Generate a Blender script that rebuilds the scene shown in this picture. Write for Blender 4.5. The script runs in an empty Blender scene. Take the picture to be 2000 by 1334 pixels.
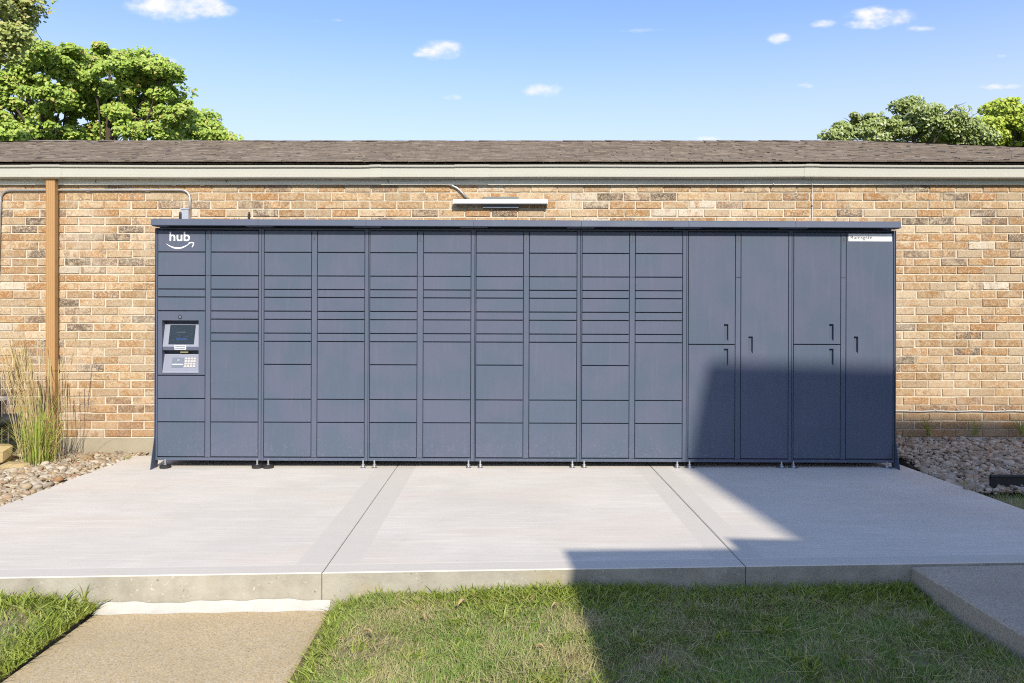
import bpy, math, random
import numpy as np
from mathutils import Vector

random.seed(7)
RNG = np.random.default_rng(11)
SC = bpy.context.scene
COL = SC.collection

# ------------------------------------------------------------------ camera
F, CX, CY, CAMZ = 1431.0, 987.0, 612.0, 1.32          # focal in px of a 2000 px wide frame, principal point, eye height
cam_d = bpy.data.cameras.new('camera')
cam_d.sensor_width = 36.0
cam_d.lens = 36.0 * F / 2000.0
cam_d.shift_x = (1000 - CX) / 2000.0
cam_d.shift_y = -(667 - CY) / 2000.0
cam_d.clip_start, cam_d.clip_end = 0.05, 3000
cam = bpy.data.objects.new('camera', cam_d)
cam.location = (0, 0, CAMZ)
cam.rotation_euler = (math.radians(90), 0, 0)
COL.objects.link(cam)
SC.camera = cam

def P(px, py, Y):
    return Vector(((px - CX) / F * Y, Y, CAMZ - (py - CY) / F * Y))
def G(px, py, z=0.0):
    Y = F * (CAMZ - z) / (py - CY)
    return Vector(((px - CX) / F * Y, Y, z))

# ------------------------------------------------------------------ light
SUN = Vector((-0.21, 1.0, -0.667))
SKY_STRENGTH = 0.138
sun_d = bpy.data.lights.new('sun', 'SUN')
sun_d.energy = 3.1
sun_d.angle = math.radians(0.53)
sun_d.color = (1.0, 0.93, 0.80)
sun = bpy.data.objects.new('sun', sun_d)
sun.rotation_euler = SUN.to_track_quat('-Z', 'Y').to_euler()
sun.location = (3, -12, 12)
COL.objects.link(sun)

world = bpy.data.worlds.new('World')
SC.world = world
world.use_nodes = True
wt = world.node_tree
wt.nodes.clear()
def wn(t, **k):
    n = wt.nodes.new(t)
    for a, b in k.items(): setattr(n, a, b)
    return n
def wmath(op, a, b=None, clamp=False):
    n = wn('ShaderNodeMath', operation=op, use_clamp=clamp)
    for i, v in enumerate((a, b)):
        if v is None: continue
        if isinstance(v, (int, float)): n.inputs[i].default_value = v
        else: wt.links.new(v, n.inputs[i])
    return n.outputs[0]
sky = wn('ShaderNodeTexSky', sky_type='NISHITA')
sky.sun_disc = False
sky.sun_elevation = math.atan2(0.667, math.hypot(0.21, 1.0))
sky.sun_rotation = math.atan2(0.21, -1.0)
sky.altitude = 200
sky.air_density = 1.0
sky.dust_density = 0.6
sky.ozone_density = 2.2
bg = wn('ShaderNodeBackground'); bg.inputs['Strength'].default_value = SKY_STRENGTH
tint = wn('ShaderNodeMix', data_type='RGBA', blend_type='MULTIPLY'); tint.inputs[0].default_value = 1.0; tint.inputs[7].default_value = (.84, .86, .97, 1)
wt.links.new(sky.outputs[0], tint.inputs[6]); wt.links.new(tint.outputs[2], bg.inputs['Color'])
# small fair-weather clouds, laid out on the sky by direction
tc = wn('ShaderNodeTexCoord')
sep = wn('ShaderNodeSeparateXYZ'); wt.links.new(tc.outputs['Generated'], sep.inputs[0])
yy = wmath('MAXIMUM', sep.outputs[1], 0.05)
u0 = wmath('DIVIDE', sep.outputs[0], yy); v0 = wmath('DIVIDE', sep.outputs[2], yy)
comb = wn('ShaderNodeCombineXYZ'); wt.links.new(u0, comb.inputs[0]); wt.links.new(v0, comb.inputs[1])
nz = wn('ShaderNodeTexNoise'); nz.inputs['Scale'].default_value = 26; nz.inputs['Detail'].default_value = 4; nz.inputs['Roughness'].default_value = 0.62
mp = wn('ShaderNodeMapping'); mp.inputs['Scale'].default_value = (1, 1.8, 1)
wt.links.new(comb.outputs[0], mp.inputs[0]); wt.links.new(mp.outputs[0], nz.inputs['Vector'])
nzc = wmath('MULTIPLY', wmath('SUBTRACT', nz.outputs[0], 0.5), 3.0)
total = None
for (px, py, rx, ry, s) in ((350, 6, 98, 34, 1.0), (400, 18, 70, 24, .8), (862, 98, 44, 19, .95), (828, 106, 34, 8, .5), (1062, 176, 36, 15, .9),
                            (1715, 34, 62, 22, 1.0), (1690, 46, 45, 12, .9), (1606, 47, 32, 9, .7), (1521, 75, 24, 12, .85), (314, 124, 36, 12, .9),
                            (1958, 169, 46, 7, .75), (1828, 178, 14, 6, .4), 
                            (1957, 108, 14, 5, .5), (1380, 272, 40, 7, .5), (880, 190, 26, 8, .45), (1570, 168, 34, 7, .5), (1800, 56, 40, 8, .45), (640, 40, 60, 6, .4), (1250, 60, 70, 7, .35),
                            (-420, 60, 120, 30, .9), (2500, 90, 120, 26, .9)):
    ma = wn('ShaderNodeVectorMath', operation='MULTIPLY_ADD')
    ax_, ay_ = F / (rx * 1.2), F / (ry * 1.2)
    ma.inputs[1].default_value = (ax_, ay_, 0); ma.inputs[2].default_value = (-(px - CX) / F * ax_, -(CY - py) / F * ay_, 1.25 * (1 - s))
    wt.links.new(comb.outputs[0], ma.inputs[0])
    le = wn('ShaderNodeVectorMath', operation='LENGTH'); wt.links.new(ma.outputs[0], le.inputs[0])
    total = le.outputs['Value'] if total is None else wmath('MINIMUM', total, le.outputs['Value'])
dens = wmath('ADD', wmath('SUBTRACT', 1.0, wmath('MULTIPLY', total, total)), wmath('MULTIPLY', nzc, 1.0))
mr = wn('ShaderNodeMapRange', interpolation_type='SMOOTHSTEP')
mr.inputs[1].default_value = 0.02; mr.inputs[2].default_value = 1.45
wt.links.new(dens, mr.inputs[0])
fall = wn('ShaderNodeMapRange', interpolation_type='SMOOTHSTEP')
fall.inputs[1].default_value = 1.3; fall.inputs[2].default_value = 0.55; fall.inputs[3].default_value = 0; fall.inputs[4].default_value = 1
wt.links.new(total, fall.inputs[0])
total = wmath('MULTIPLY', mr.outputs[0], fall.outputs[0])
front = wmath('GREATER_THAN', sep.outputs[1], 0.06)
total = wmath('MULTIPLY', total, front, clamp=True)
cl = wn('ShaderNodeBackground'); cl.inputs['Color'].default_value = (1.0, 0.985, 0.99, 1); cl.inputs['Strength'].default_value = 0.58
mixw = wn('ShaderNodeMixShader')
wt.links.new(total, mixw.inputs[0]); wt.links.new(bg.outputs[0], mixw.inputs[1]); wt.links.new(cl.outputs[0], mixw.inputs[2])
# pale summer haze low in the sky, the same in every direction
hz = wn('ShaderNodeMapRange', interpolation_type='SMOOTHSTEP')
hz.inputs[1].default_value = 0.40; hz.inputs[2].default_value = 0.12; hz.inputs[3].default_value = 0.0; hz.inputs[4].default_value = 0.72
wt.links.new(sep.outputs[2], hz.inputs[0])
hb = wn('ShaderNodeBackground'); hb.inputs['Color'].default_value = (.86, .885, 1.0, 1); hb.inputs['Strength'].default_value = 0.53
mixh = wn('ShaderNodeMixShader'); wt.links.new(hz.outputs[0], mixh.inputs[0]); wt.links.new(bg.outputs[0], mixh.inputs[1]); wt.links.new(hb.outputs[0], mixh.inputs[2])
wt.links.new(mixh.outputs[0], mixw.inputs[1])
wo = wn('ShaderNodeOutputWorld'); wt.links.new(mixw.outputs[0], wo.inputs[0])

vs = SC.view_settings
vs.view_transform = 'Standard'; vs.look = 'None'; vs.gamma = 1.0; vs.use_curve_mapping = False
vs.exposure = 0.86
SC.cycles.use_denoising = False
SC.cycles.pixel_filter_type = 'BLACKMAN_HARRIS'
SC.cycles.filter_width = 1.1
SC.cycles.max_bounces = 4
SC.cycles.diffuse_bounces = 3
SC.cycles.glossy_bounces = 2
SC.cycles.transmission_bounces = 2
SC.cycles.use_adaptive_sampling = True
SC.cycles.adaptive_threshold = 0.008

# ------------------------------------------------------------------ material helpers
class NT:
    def __init__(s, name):
        s.m = bpy.data.materials.new(name); s.m.use_nodes = True
        s.t = s.m.node_tree; s.t.nodes.clear()
        s.out = s.n('ShaderNodeOutputMaterial'); s.b = s.n('ShaderNodeBsdfPrincipled')
        s.l(s.b.outputs[0], s.out.inputs[0])
        s.pos = s.n('ShaderNodeNewGeometry')
    def n(s, t, **k):
        n = s.t.nodes.new(t)
        for a, b in k.items(): setattr(n, a, b)
        return n
    def l(s, a, b): s.t.links.new(a, b)
    def setin(s, node, i, v):
        if isinstance(v, bpy.types.NodeSocket): s.l(v, node.inputs[i])
        else: node.inputs[i].default_value = v
    def math(s, op, a, b=0.0, c=None, clamp=False):
        n = s.n('ShaderNodeMath', operation=op, use_clamp=clamp)
        s.setin(n, 0, a); s.setin(n, 1, b)
        if c is not None: s.setin(n, 2, c)
        return n.outputs[0]
    def noise(s, scale, detail=4, rough=.55, vec=None, stretch=None, dist=0.0):
        n = s.n('ShaderNodeTexNoise'); n.inputs['Scale'].default_value = scale
        n.inputs['Detail'].default_value = detail; n.inputs['Roughness'].default_value = rough; n.inputs['Distortion'].default_value = dist
        v = vec or s.pos.outputs['Position']
        if stretch:
            mp = s.n('ShaderNodeMapping'); mp.inputs['Scale'].default_value = stretch
            s.l(v, mp.inputs[0]); v = mp.outputs[0]
        s.l(v, n.inputs['Vector'])
        return n.outputs[0]
    def ramp(s, fac, stops, mode='LINEAR'):
        r = s.n('ShaderNodeValToRGB'); r.color_ramp.interpolation = mode
        e = r.color_ramp.elements
        while len(e) < len(stops): e.new(.5)
        for el, (p, c) in zip(e, stops):
            el.position = p; el.color = (*c, 1) if len(c) == 3 else c
        s.l(fac, r.inputs[0]); return r.outputs[0]
    def mrange(s, v, a, b, c=0.0, d=1.0, smooth=True):
        n = s.n('ShaderNodeMapRange'); 
        if smooth: n.interpolation_type = 'SMOOTHSTEP'
        s.setin(n, 0, v)
        for i, x in enumerate((a, b, c, d)): n.inputs[i + 1].default_value = x
        return n.outputs[0]
    def mix(s, fac, a, b, mode='MIX'):
        n = s.n('ShaderNodeMix', data_type='RGBA', blend_type=mode)
        s.setin(n, 0, fac)
        for i, v in ((6, a), (7, b)):
            if isinstance(v, tuple): v = (*v, 1) if len(v) == 3 else v
            s.setin(n, i, v)
        return n.outputs[2]
    def bump(s, h, strength=.3, dist=.002):
        n = s.n('ShaderNodeBump'); n.inputs['Strength'].default_value = strength; n.inputs['Distance'].default_value = dist
        s.l(h, n.inputs['Height']); s.l(n.outputs[0], s.b.inputs['Normal'])
    def done(s, color, rough=.6, metallic=0.0, spec=None):
        s.setin(s.b, 'Base Color', (*color, 1) if isinstance(color, tuple) and len(color) == 3 else color)
        s.setin(s.b, 'Roughness', rough); s.setin(s.b, 'Metallic', metallic)
        if spec is not None: s.setin(s.b, 'Specular IOR Level', spec)
        return s.m

def plain(name, c, rough=.55, metallic=0.0, var=.12, scale=6, bump=0.0, bscale=200, spec=None):
    t = NT(name)
    n = t.noise(scale, 5)
    col = t.mix(n, tuple(x * (1 - var) for x in c), tuple(min(1, x * (1 + var)) for x in c))
    if bump: t.bump(t.noise(bscale, 3), bump, .001)
    return t.done(col, rough, metallic, spec)

def paint_mat(name, c):
    t = NT(name)
    n = t.noise(3.4, 3)
    r = t.n('ShaderNodeObjectInfo').outputs['Random']
    c2 = t.mix(t.mrange(n, .36, .64), (c[0] * .90, c[1] * .98, c[2] * .98), (c[0] * 1.12, c[1] * 1.02, c[2] * 1.06))
    c2 = t.mix(t.math('MULTIPLY', r, .12), c2, tuple(x * 1.5 for x in c))
    st = t.noise(9, 3, .6, stretch=(3.5, 1, .30))
    c2 = t.mix(t.mrange(st, .50, .75, 0, .14), c2, (.15, .155, .175))
    c2 = t.mix(t.math('MULTIPLY', t.noise(380, 2), .22), c2, tuple(x * 1.9 for x in c))
    # dust and splashes low on the doors
    z = t.n('ShaderNodeSeparateXYZ'); t.l(t.pos.outputs['Position'], z.inputs[0])
    sp = t.mrange(t.noise(70, 3, .7), .56, .70)
    lowz = t.mrange(z.outputs[2], .42, .05, 0, .30)
    c2 = t.mix(t.math('MULTIPLY', sp, lowz), c2, (.30, .28, .25))
    scuff = t.mrange(t.noise(7, 4, .75, dist=2.0), .70, .76, 0, .22)
    c2 = t.mix(scuff, c2, (.24, .25, .28))
    return t.done(c2, t.mrange(n, .3, .7, .50, .62), 0.0, .18)

def brick_mat(name, island):
    t = NT(name)
    if island: r = t.pos.outputs['Random Per Island']
    else: r = t.n('ShaderNodeObjectInfo').outputs['Random']
    wn_ = t.n('ShaderNodeTexWhiteNoise', noise_dimensions='1D'); t.l(t.math('MULTIPLY', r, 917.3), wn_.inputs['W'])
    r2 = wn_.outputs[0]
    off = t.n('ShaderNodeCombineXYZ'); t.l(t.math('MULTIPLY', r, 37.0), off.inputs[0]); t.l(t.math('MULTIPLY', r2, 53.0), off.inputs[2])
    va = t.n('ShaderNodeVectorMath', operation='ADD'); t.l(t.pos.outputs['Position'], va.inputs[0]); t.l(off.outputs[0], va.inputs[1])
    vec = va.outputs[0]
    body = t.ramp(r, [(0, (.44, .32, .20)), (.14, (.38, .24, .125)), (.30, (.47, .36, .24)), (.45, (.37, .215, .10)), (.56, (.41, .28, .155)),
                      (.66, (.345, .185, .08)), (.75, (.43, .325, .21)), (.83, (.22, .155, .11)), (.90, (.56, .50, .41)), (.935, (.13, .10, .08)), (1, (.27, .12, .06))], 'CONSTANT')
    alt = t.ramp(r2, [(0, (.48, .38, .26)), (.35, (.36, .18, .07)), (.65, (.50, .42, .30)), (.85, (.17, .125, .09))], 'CONSTANT')
    big = t.noise(11, 2, .6, vec=vec, dist=.6)
    c = t.mix(t.mrange(big, .46, .66, 0, .75), body, alt)
    lime = t.noise(46, 4, .75, vec=vec, dist=1.0)
    c = t.mix(t.mrange(lime, .46, .62, 0, .78), c, (.55, .455, .32))
    dark = t.noise(85, 3, .75, vec=vec, dist=.6)
    c = t.mix(t.mrange(dark, .53, .67, 0, .75), c, (.17, .105, .06))
    orange = t.noise(30, 2, .6, vec=vec)
    c = t.mix(t.mrange(orange, .57, .70, 0, .5), c, (.36, .165, .055))
    val = t.mrange(r2, 0, 1, .84, 1.14, False)
    hsv = t.n('ShaderNodeHueSaturation'); hsv.inputs['Saturation'].default_value = 1.04; t.l(val, hsv.inputs['Value']); t.l(c, hsv.inputs['Color']); c = hsv.outputs[0]
    run = t.noise(2.6, 4, .65, stretch=(1.6, 1, .28))
    c = t.mix(t.mrange(run, .54, .72, 0, .30), c, (.27, .19, .125))
    wash = t.noise(1.7, 4, .6)
    c = t.mix(t.mrange(wash, .50, .68, 0, .38), c, (.56, .48, .37))
    # damp, dirtier courses low on the wall
    z = t.n('ShaderNodeSeparateXYZ'); t.l(t.pos.outputs['Position'], z.inputs[0])
    low = t.mrange(z.outputs[2], .95, .15, 0, .45)
    c = t.mix(low, c, (.34, .185, .085))
    t.bump(t.math('SUBTRACT', lime, dark), .7, .005)
    return t.done(c, .9, 0, .15)

def concrete_mat(name, base, joints=None, broom=True):
    t = NT(name)
    big = t.noise(1.1, 4, .6)
    c = t.mix(t.mrange(big, .3, .7), tuple(x * .9 for x in base), tuple(x * 1.05 for x in base))
    pink = t.noise(.8, 3, .5, stretch=(.7, 2.2, 1))
    c = t.mix(t.mrange(pink, .5, .66, 0, .5), c, (base[0] * .99, base[1] * .925, base[2] * .88))
    h = t.noise(160, 3, .6)
    if broom:
        br = t.noise(30, 4, .7, stretch=(.07, 2.6, 1))
        c = t.mix(t.mrange(br, .42, .64, 0, .5), c, tuple(x * .80 for x in base))
        drag = t.noise(15, 5, .75, stretch=(.22, 2.0, 1), dist=.5)
        c = t.mix(t.mrange(drag, .60, .70, 0, .55), c, tuple(x * .70 for x in base))
        blot = t.noise(3.2, 4, .65, stretch=(.6, 1.5, 1))
        c = t.mix(t.mrange(blot, .50, .68, 0, .5), c, (base[0] * .90, base[1] * .88, base[2] * .85))
        smear = t.noise(5.5, 3, .6, stretch=(.25, 2.0, 1))
        c = t.mix(t.mrange(smear, .55, .70, 0, .45), c, tuple(x * 1.09 for x in base))
        h = t.math('ADD', t.math('MULTIPLY', br, 1.4), h)
    if joints:
        sp = t.n('ShaderNodeSeparateXYZ'); t.l(t.pos.outputs['Position'], sp.inputs[0])
        band = None
        for jx, w in joints:
            d = t.math('ABSOLUTE', t.math('SUBTRACT', sp.outputs[0], jx))
            b = t.mrange(d, w + .006, w - .006)
            band = b if band is None else t.math('MAXIMUM', band, b)
        # trowelled margin along the front edge
        fr = t.math('SUBTRACT', sp.outputs[1], t.math('MULTIPLY', sp.outputs[0], SLAB_M))
        b = t.mrange(fr, SLAB_C + .125, SLAB_C + .115)
        band = t.math('MAXIMUM', band, b)
        sm = t.mix(t.noise(5, 3), tuple(x * .83 for x in base), tuple(x * .91 for x in base))
        c = t.mix(t.math('MULTIPLY', band, .9), c, sm)
        line = t.math('MULTIPLY', t.mrange(fr, SLAB_C + .112, SLAB_C + .119), t.mrange(fr, SLAB_C + .128, SLAB_C + .121))
        c = t.mix(t.math('MULTIPLY', line, .5), c, tuple(x * 1.15 for x in base))
    foot = t.noise(2.3, 5, .7, dist=.8)
    c = t.mix(t.mrange(foot, .60, .74, 0, .28), c, (base[0] * .74, base[1] * .70, base[2] * .64))
    spots = t.noise(48, 2, .5)
    c = t.mix(t.mrange(spots, .71, .77, 0, .5), c, tuple(x * .55 for x in base))
    t.bump(h, .35, .002)
    return t.done(c, .88, 0, .2)

def aggregate_mat(name, base):
    t = NT(name)
    vo = t.n('ShaderNodeTexVoronoi'); vo.inputs['Scale'].default_value = 170; t.l(t.pos.outputs['Position'], vo.inputs['Vector'])
    sc_ = t.n('ShaderNodeSeparateColor'); t.l(vo.outputs['Color'], sc_.inputs[0])
    c = t.mix(sc_.outputs[0], tuple(x * .82 for x in base), tuple(min(.8, x * 1.18) for x in base))
    c = t.mix(t.mrange(sc_.outputs[1], .93, .97, 0, .5), c, (.16, .12, .08))
    c = t.mix(t.mrange(sc_.outputs[2], .90, .95, 0, .7), c, (.60, .54, .45))
    big = t.noise(1.6, 4, .6)
    c = t.mix(t.mrange(big, .35, .7, 0, .45), c, tuple(x * .72 for x in base))
    h = t.math('SUBTRACT', 1.0, vo.outputs['Distance'])
    t.bump(t.math('ADD', h, t.noise(240, 3)), .3, .002)
    return t.done(c, .92, 0, .15)

def island_mat(name, stops, rough=.8, noise_scale=25, dark=.45, trans=0.0, patch=None, spec=.2, bump=0.0):
    t = NT(name)
    r = t.pos.outputs['Random Per Island']
    c = t.ramp(r, stops)
    n = t.noise(noise_scale, 4, .6)
    c = t.mix(t.mrange(n, .35, .7, 0, dark), c, t.mix(.5, c, (.05, .04, .03)))
    if patch:
        sc_, lo, hi, col = patch
        pn = t.noise(sc_, 4, .6)
        pf = t.math('MULTIPLY', t.mrange(t.math('ADD', pn, t.math('MULTIPLY', t.math('SUBTRACT', r, .5), .22)), lo, hi), .85)
        c = t.mix(pf, c, col)
    if bump: t.bump(t.noise(noise_scale * 3, 4, .65), bump, .004)
    t.done(c, rough, 0, spec)
    if trans:
        tr = t.n('ShaderNodeBsdfTranslucent'); t.l(t.mix(.5, c, t.mix(1.0, c, (1.0, 1.0, .35), 'MULTIPLY')), tr.inputs[0])
        mx = t.n('ShaderNodeMixShader'); mx.inputs[0].default_value = trans
        t.l(t.b.outputs[0], mx.inputs[1]); t.l(tr.outputs[0], mx.inputs[2]); t.l(mx.outputs[0], t.out.inputs[0])
    return t.m

# slab geometry used by the concrete material: front edge  y = SLAB_C + SLAB_M * x
a_, b_ = G(0, 1128), G(2000, 1097)
SLAB_M = (b_.y - a_.y) / (b_.x - a_.x); SLAB_C = a_.y - SLAB_M * a_.x
JL = (G(775, 915).x + G(623, 1120).x) / 2
JR = (G(1274, 915).x + G(1453, 1100).x) / 2

M = {}
M['paint'] = paint_mat('locker_paint', (.077, .093, .130))
M['paint_dark'] = plain('locker_vent', (.10, .115, .15), .6, 0, .1, 40)
M['panel'] = plain('terminal_plate', (.24, .255, .31), .45, .0, .06, 30, .1, 500)
M['black'] = plain('black_plastic', (.012, .012, .014), .4, 0, .2, 20)
M['rubber'] = plain('black_rubber', (.02, .02, .02), .7, 0, .3, 60)
M['steel'] = plain('galvanised_steel', (.55, .55, .56), .38, .85, .18, 30)
M['conduit'] = plain('conduit_metal', (.50, .49, .47), .42, .7, .2, 25)
M['white'] = plain('white_enamel', (.66, .66, .66), .4, 0, .03, 20)
M['logo'] = plain('white_vinyl', (.85, .85, .86), .5, 0, .02, 20)
M['ink'] = plain('grey_lettering', (.10, .105, .115), .6, 0, .05, 20)
M['key'] = plain('metal_keys', (.52, .48, .42), .4, .4, .12, 60)
M['reader'] = plain('reader_grey', (.14, .165, .20), .4, 0, .08, 40)
M['yellow'] = plain('slot_olive', (.22, .21, .10), .5, 0, .1, 40)
M['cream'] = plain('gutter_cream', (.47, .46, .40), .45, 0, .05, 3.0)
M['frieze'] = plain('frieze_paint', (.68, .67, .58), .6, 0, .10, 3.0)
M['fascia'] = plain('dark_fascia', (.07, .045, .035), .8, 0, .25, 5)
M['tan'] = plain('tan_paint', (.41, .24, .10), .5, 0, .10, 4.0, .05, 120)
M['cable'] = plain('cable_white', (.62, .60, .55), .5, 0, .1, 30)
M['dark_metal'] = plain('fixture_grey', (.15, .16, .155), .5, .1, .1, 30)
M['mortar'] = plain('mortar', (.56, .495, .385), .95, 0, .16, 14, .5, 160)
M['foundation'] = plain('foundation_concrete', (.34, .295, .21), .92, 0, .22, 5, .4, 120)
M['brick'] = brick_mat('brick_face', False)
M['brick_mass'] = brick_mat('brick_face_mass', True)
M['slab'] = concrete_mat('broom_concrete', (.69, .635, .55), [(JL, .165), (JR, .14)])
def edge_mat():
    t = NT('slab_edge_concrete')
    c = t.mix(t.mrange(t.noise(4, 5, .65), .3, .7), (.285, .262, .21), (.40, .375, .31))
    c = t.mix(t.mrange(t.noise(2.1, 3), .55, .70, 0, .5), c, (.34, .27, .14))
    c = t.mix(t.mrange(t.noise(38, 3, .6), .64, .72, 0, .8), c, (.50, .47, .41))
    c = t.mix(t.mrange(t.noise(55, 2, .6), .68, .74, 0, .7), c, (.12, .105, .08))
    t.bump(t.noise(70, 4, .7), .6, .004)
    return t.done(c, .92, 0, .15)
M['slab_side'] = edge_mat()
M['grout'] = plain('white_grout', (.47, .45, .40), .9, 0, .2, 16, .6, 80)
M['path'] = aggregate_mat('tan_aggregate', (.52, .405, .24))
M['path_grey'] = aggregate_mat('grey_aggregate', (.47, .395, .30))
M['soil'] = plain('soil', (.085, .06, .038), .95, 0, .35, 18, .6, 60)
M['thatch'] = plain('thatch', (.25, .20, .11), .95, 0, .4, 22, .8, 110)
M['field'] = plain('distant_lawn', (.09, .12, .035), .95, 0, .3, .8)
M['gravel_base'] = plain('gravel_dirt', (.13, .10, .07), .95, 0, .4, 30, .8, 90)
M['stone_warm'] = island_mat('river_gravel_tan', [(0, (0.468, 0.378, 0.252)), (.25, (0.342, 0.243, 0.135)), (.45, (0.522, 0.450, 0.342)), (.62, (0.270, 0.211, 0.149)), (.78, (0.558, 0.495, 0.387)), (1, (0.324, 0.180, 0.090))], .85, 30, .4, bump=.4)
M['stone_grey'] = island_mat('river_gravel_brown', [(0, (.52, .42, .31)), (.25, (.35, .26, .175)), (.45, (.58, .49, .38)), (.62, (.28, .215, .155)), (.8, (.64, .57, .47)), (1, (.40, .25, .15))], .85, 30, .4, bump=.4)
M['rock'] = island_mat('limestone', [(0, (.42, .32, .15)), (1, (.50, .38, .20))], .9, 8, .5, bump=.8)
M['grass'] = island_mat('lawn_blades', [(0, (0.208, 0.347, 0.060)), (.35, (0.296, 0.417, 0.087)), (.6, (0.174, 0.287, 0.060)), (.8, (0.417, 0.451, 0.156)), (1, (0.590, 0.503, 0.260))], .55, 12, .2, .25,
                        (3.4, .42, .62, (.52, .45, .24)), .3)
M['crab'] = island_mat('coarse_grass_blades', [(0, (.28, .36, .05)), (.5, (.37, .43, .08)), (.8, (.21, .29, .04)), (1, (.50, .47, .17))], .5, 12, .2, .3, None, .35)
M['reed'] = island_mat('reed_blades', [(0, (.32, .42, .06)), (.5, (.42, .50, .10)), (.78, (.24, .34, .05)), (.88, (.58, .50, .2)), (.965, (.5, .42, .16)), (1, (.34, .18, .09))], .5, 12, .2, .3, None, .3)
M['straw'] = island_mat('seed_heads', [(0, (.62, .49, .22)), (.5, (.70, .58, .32)), (1, (.54, .40, .17))], .7, 12, .2, .25)
def shingle_mat():
    t = NT('asphalt_shingle')
    c = t.ramp(t.pos.outputs['Random Per Island'], [(0, (.17, .138, .11)), (.3, (.22, .182, .148)), (.55, (.14, .112, .09)), (.75, (.25, .212, .175)), (1, (.18, .143, .113))])
    st = t.noise(26, 3, .7, stretch=(.22, 3.0, 3.0))
    c = t.mix(t.mrange(st, .52, .66, 0, .7), c, (.40, .345, .285))
    c = t.mix(t.mrange(t.noise(30, 3, .7, stretch=(.3, 3.0, 3.0), dist=.4), .56, .70, 0, .75), c, (.075, .055, .043))
    t.bump(t.noise(180, 3, .7), .5, .003)
    return t.done(c, .95, 0, .1)
M['shingle'] = shingle_mat()
M['roof_plain'] = plain('shingle_far', (.21, .165, .13), .95, 0, .3, 20, .5, 60)
M['bark'] = plain('bark', (.075, .058, .043), .95, 0, .35, 10, .9, 30)
M['leaf_green'] = island_mat('leaf_maple', [(0, (0.305, 0.439, 0.061)), (.4, (0.403, 0.525, 0.085)), (.7, (0.207, 0.329, 0.049)), (.92, (0.512, 0.586, 0.134)), (1, (0.512, 0.366, 0.146))], .42, 6, .12, .24, None, .4)
M['leaf_olive'] = island_mat('leaf_olive', [(0, (0.366, 0.427, 0.110)), (.5, (0.488, 0.525, 0.171)), (.85, (0.244, 0.305, 0.073)), (1, (0.610, 0.488, 0.220))], .42, 6, .12, .24, None, .4)
M['leaf_silver'] = island_mat('leaf_silver', [(0, (.29, .36, .09)), (.4, (.37, .44, .13)), (.7, (.21, .28, .08)), (.88, (.50, .55, .30)), (1, (.62, .64, .48))], .42, 6, .12, .24, None, .4)
M['leaf_lime'] = island_mat('leaf_lime', [(0, (0.403, 0.512, 0.061)), (.5, (0.512, 0.598, 0.085)), (.8, (0.293, 0.390, 0.049)), (1, (0.610, 0.610, 0.122))], .42, 6, .12, .24, None, .4)

def screen_mat():
    t = NT('terminal_screen')
    tcn = t.n('ShaderNodeTexCoord')
    s = t.n('ShaderNodeSeparateXYZ'); t.l(tcn.outputs['Generated'], s.inputs[0])
    n = t.noise(16, 3, .6, vec=tcn.outputs['Generated'])
    row = t.math('MULTIPLY', t.mrange(t.math('ABSOLUTE', t.math('SUBTRACT', s.outputs[2], .27)), .05, .02), t.mrange(t.math('ABSOLUTE', t.math('SUBTRACT', s.outputs[0], .5)), .24, .2))
    row2 = t.math('MULTIPLY', t.mrange(t.math('ABSOLUTE', t.math('SUBTRACT', s.outputs[2], .62)), .045, .02), t.mrange(t.math('ABSOLUTE', t.math('SUBTRACT', s.outputs[0], .46)), .2, .16))
    c = t.mix(t.mrange(n, .4, .75), (.012, .016, .022), (.03, .045, .05))
    c = t.mix(row, c, (.02, .05, .14)); c = t.mix(t.math('MULTIPLY', row2, .7), c, (.05, .08, .08))
    return t.done(c, .25, 0, .5)
M['screen'] = screen_mat()

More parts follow.
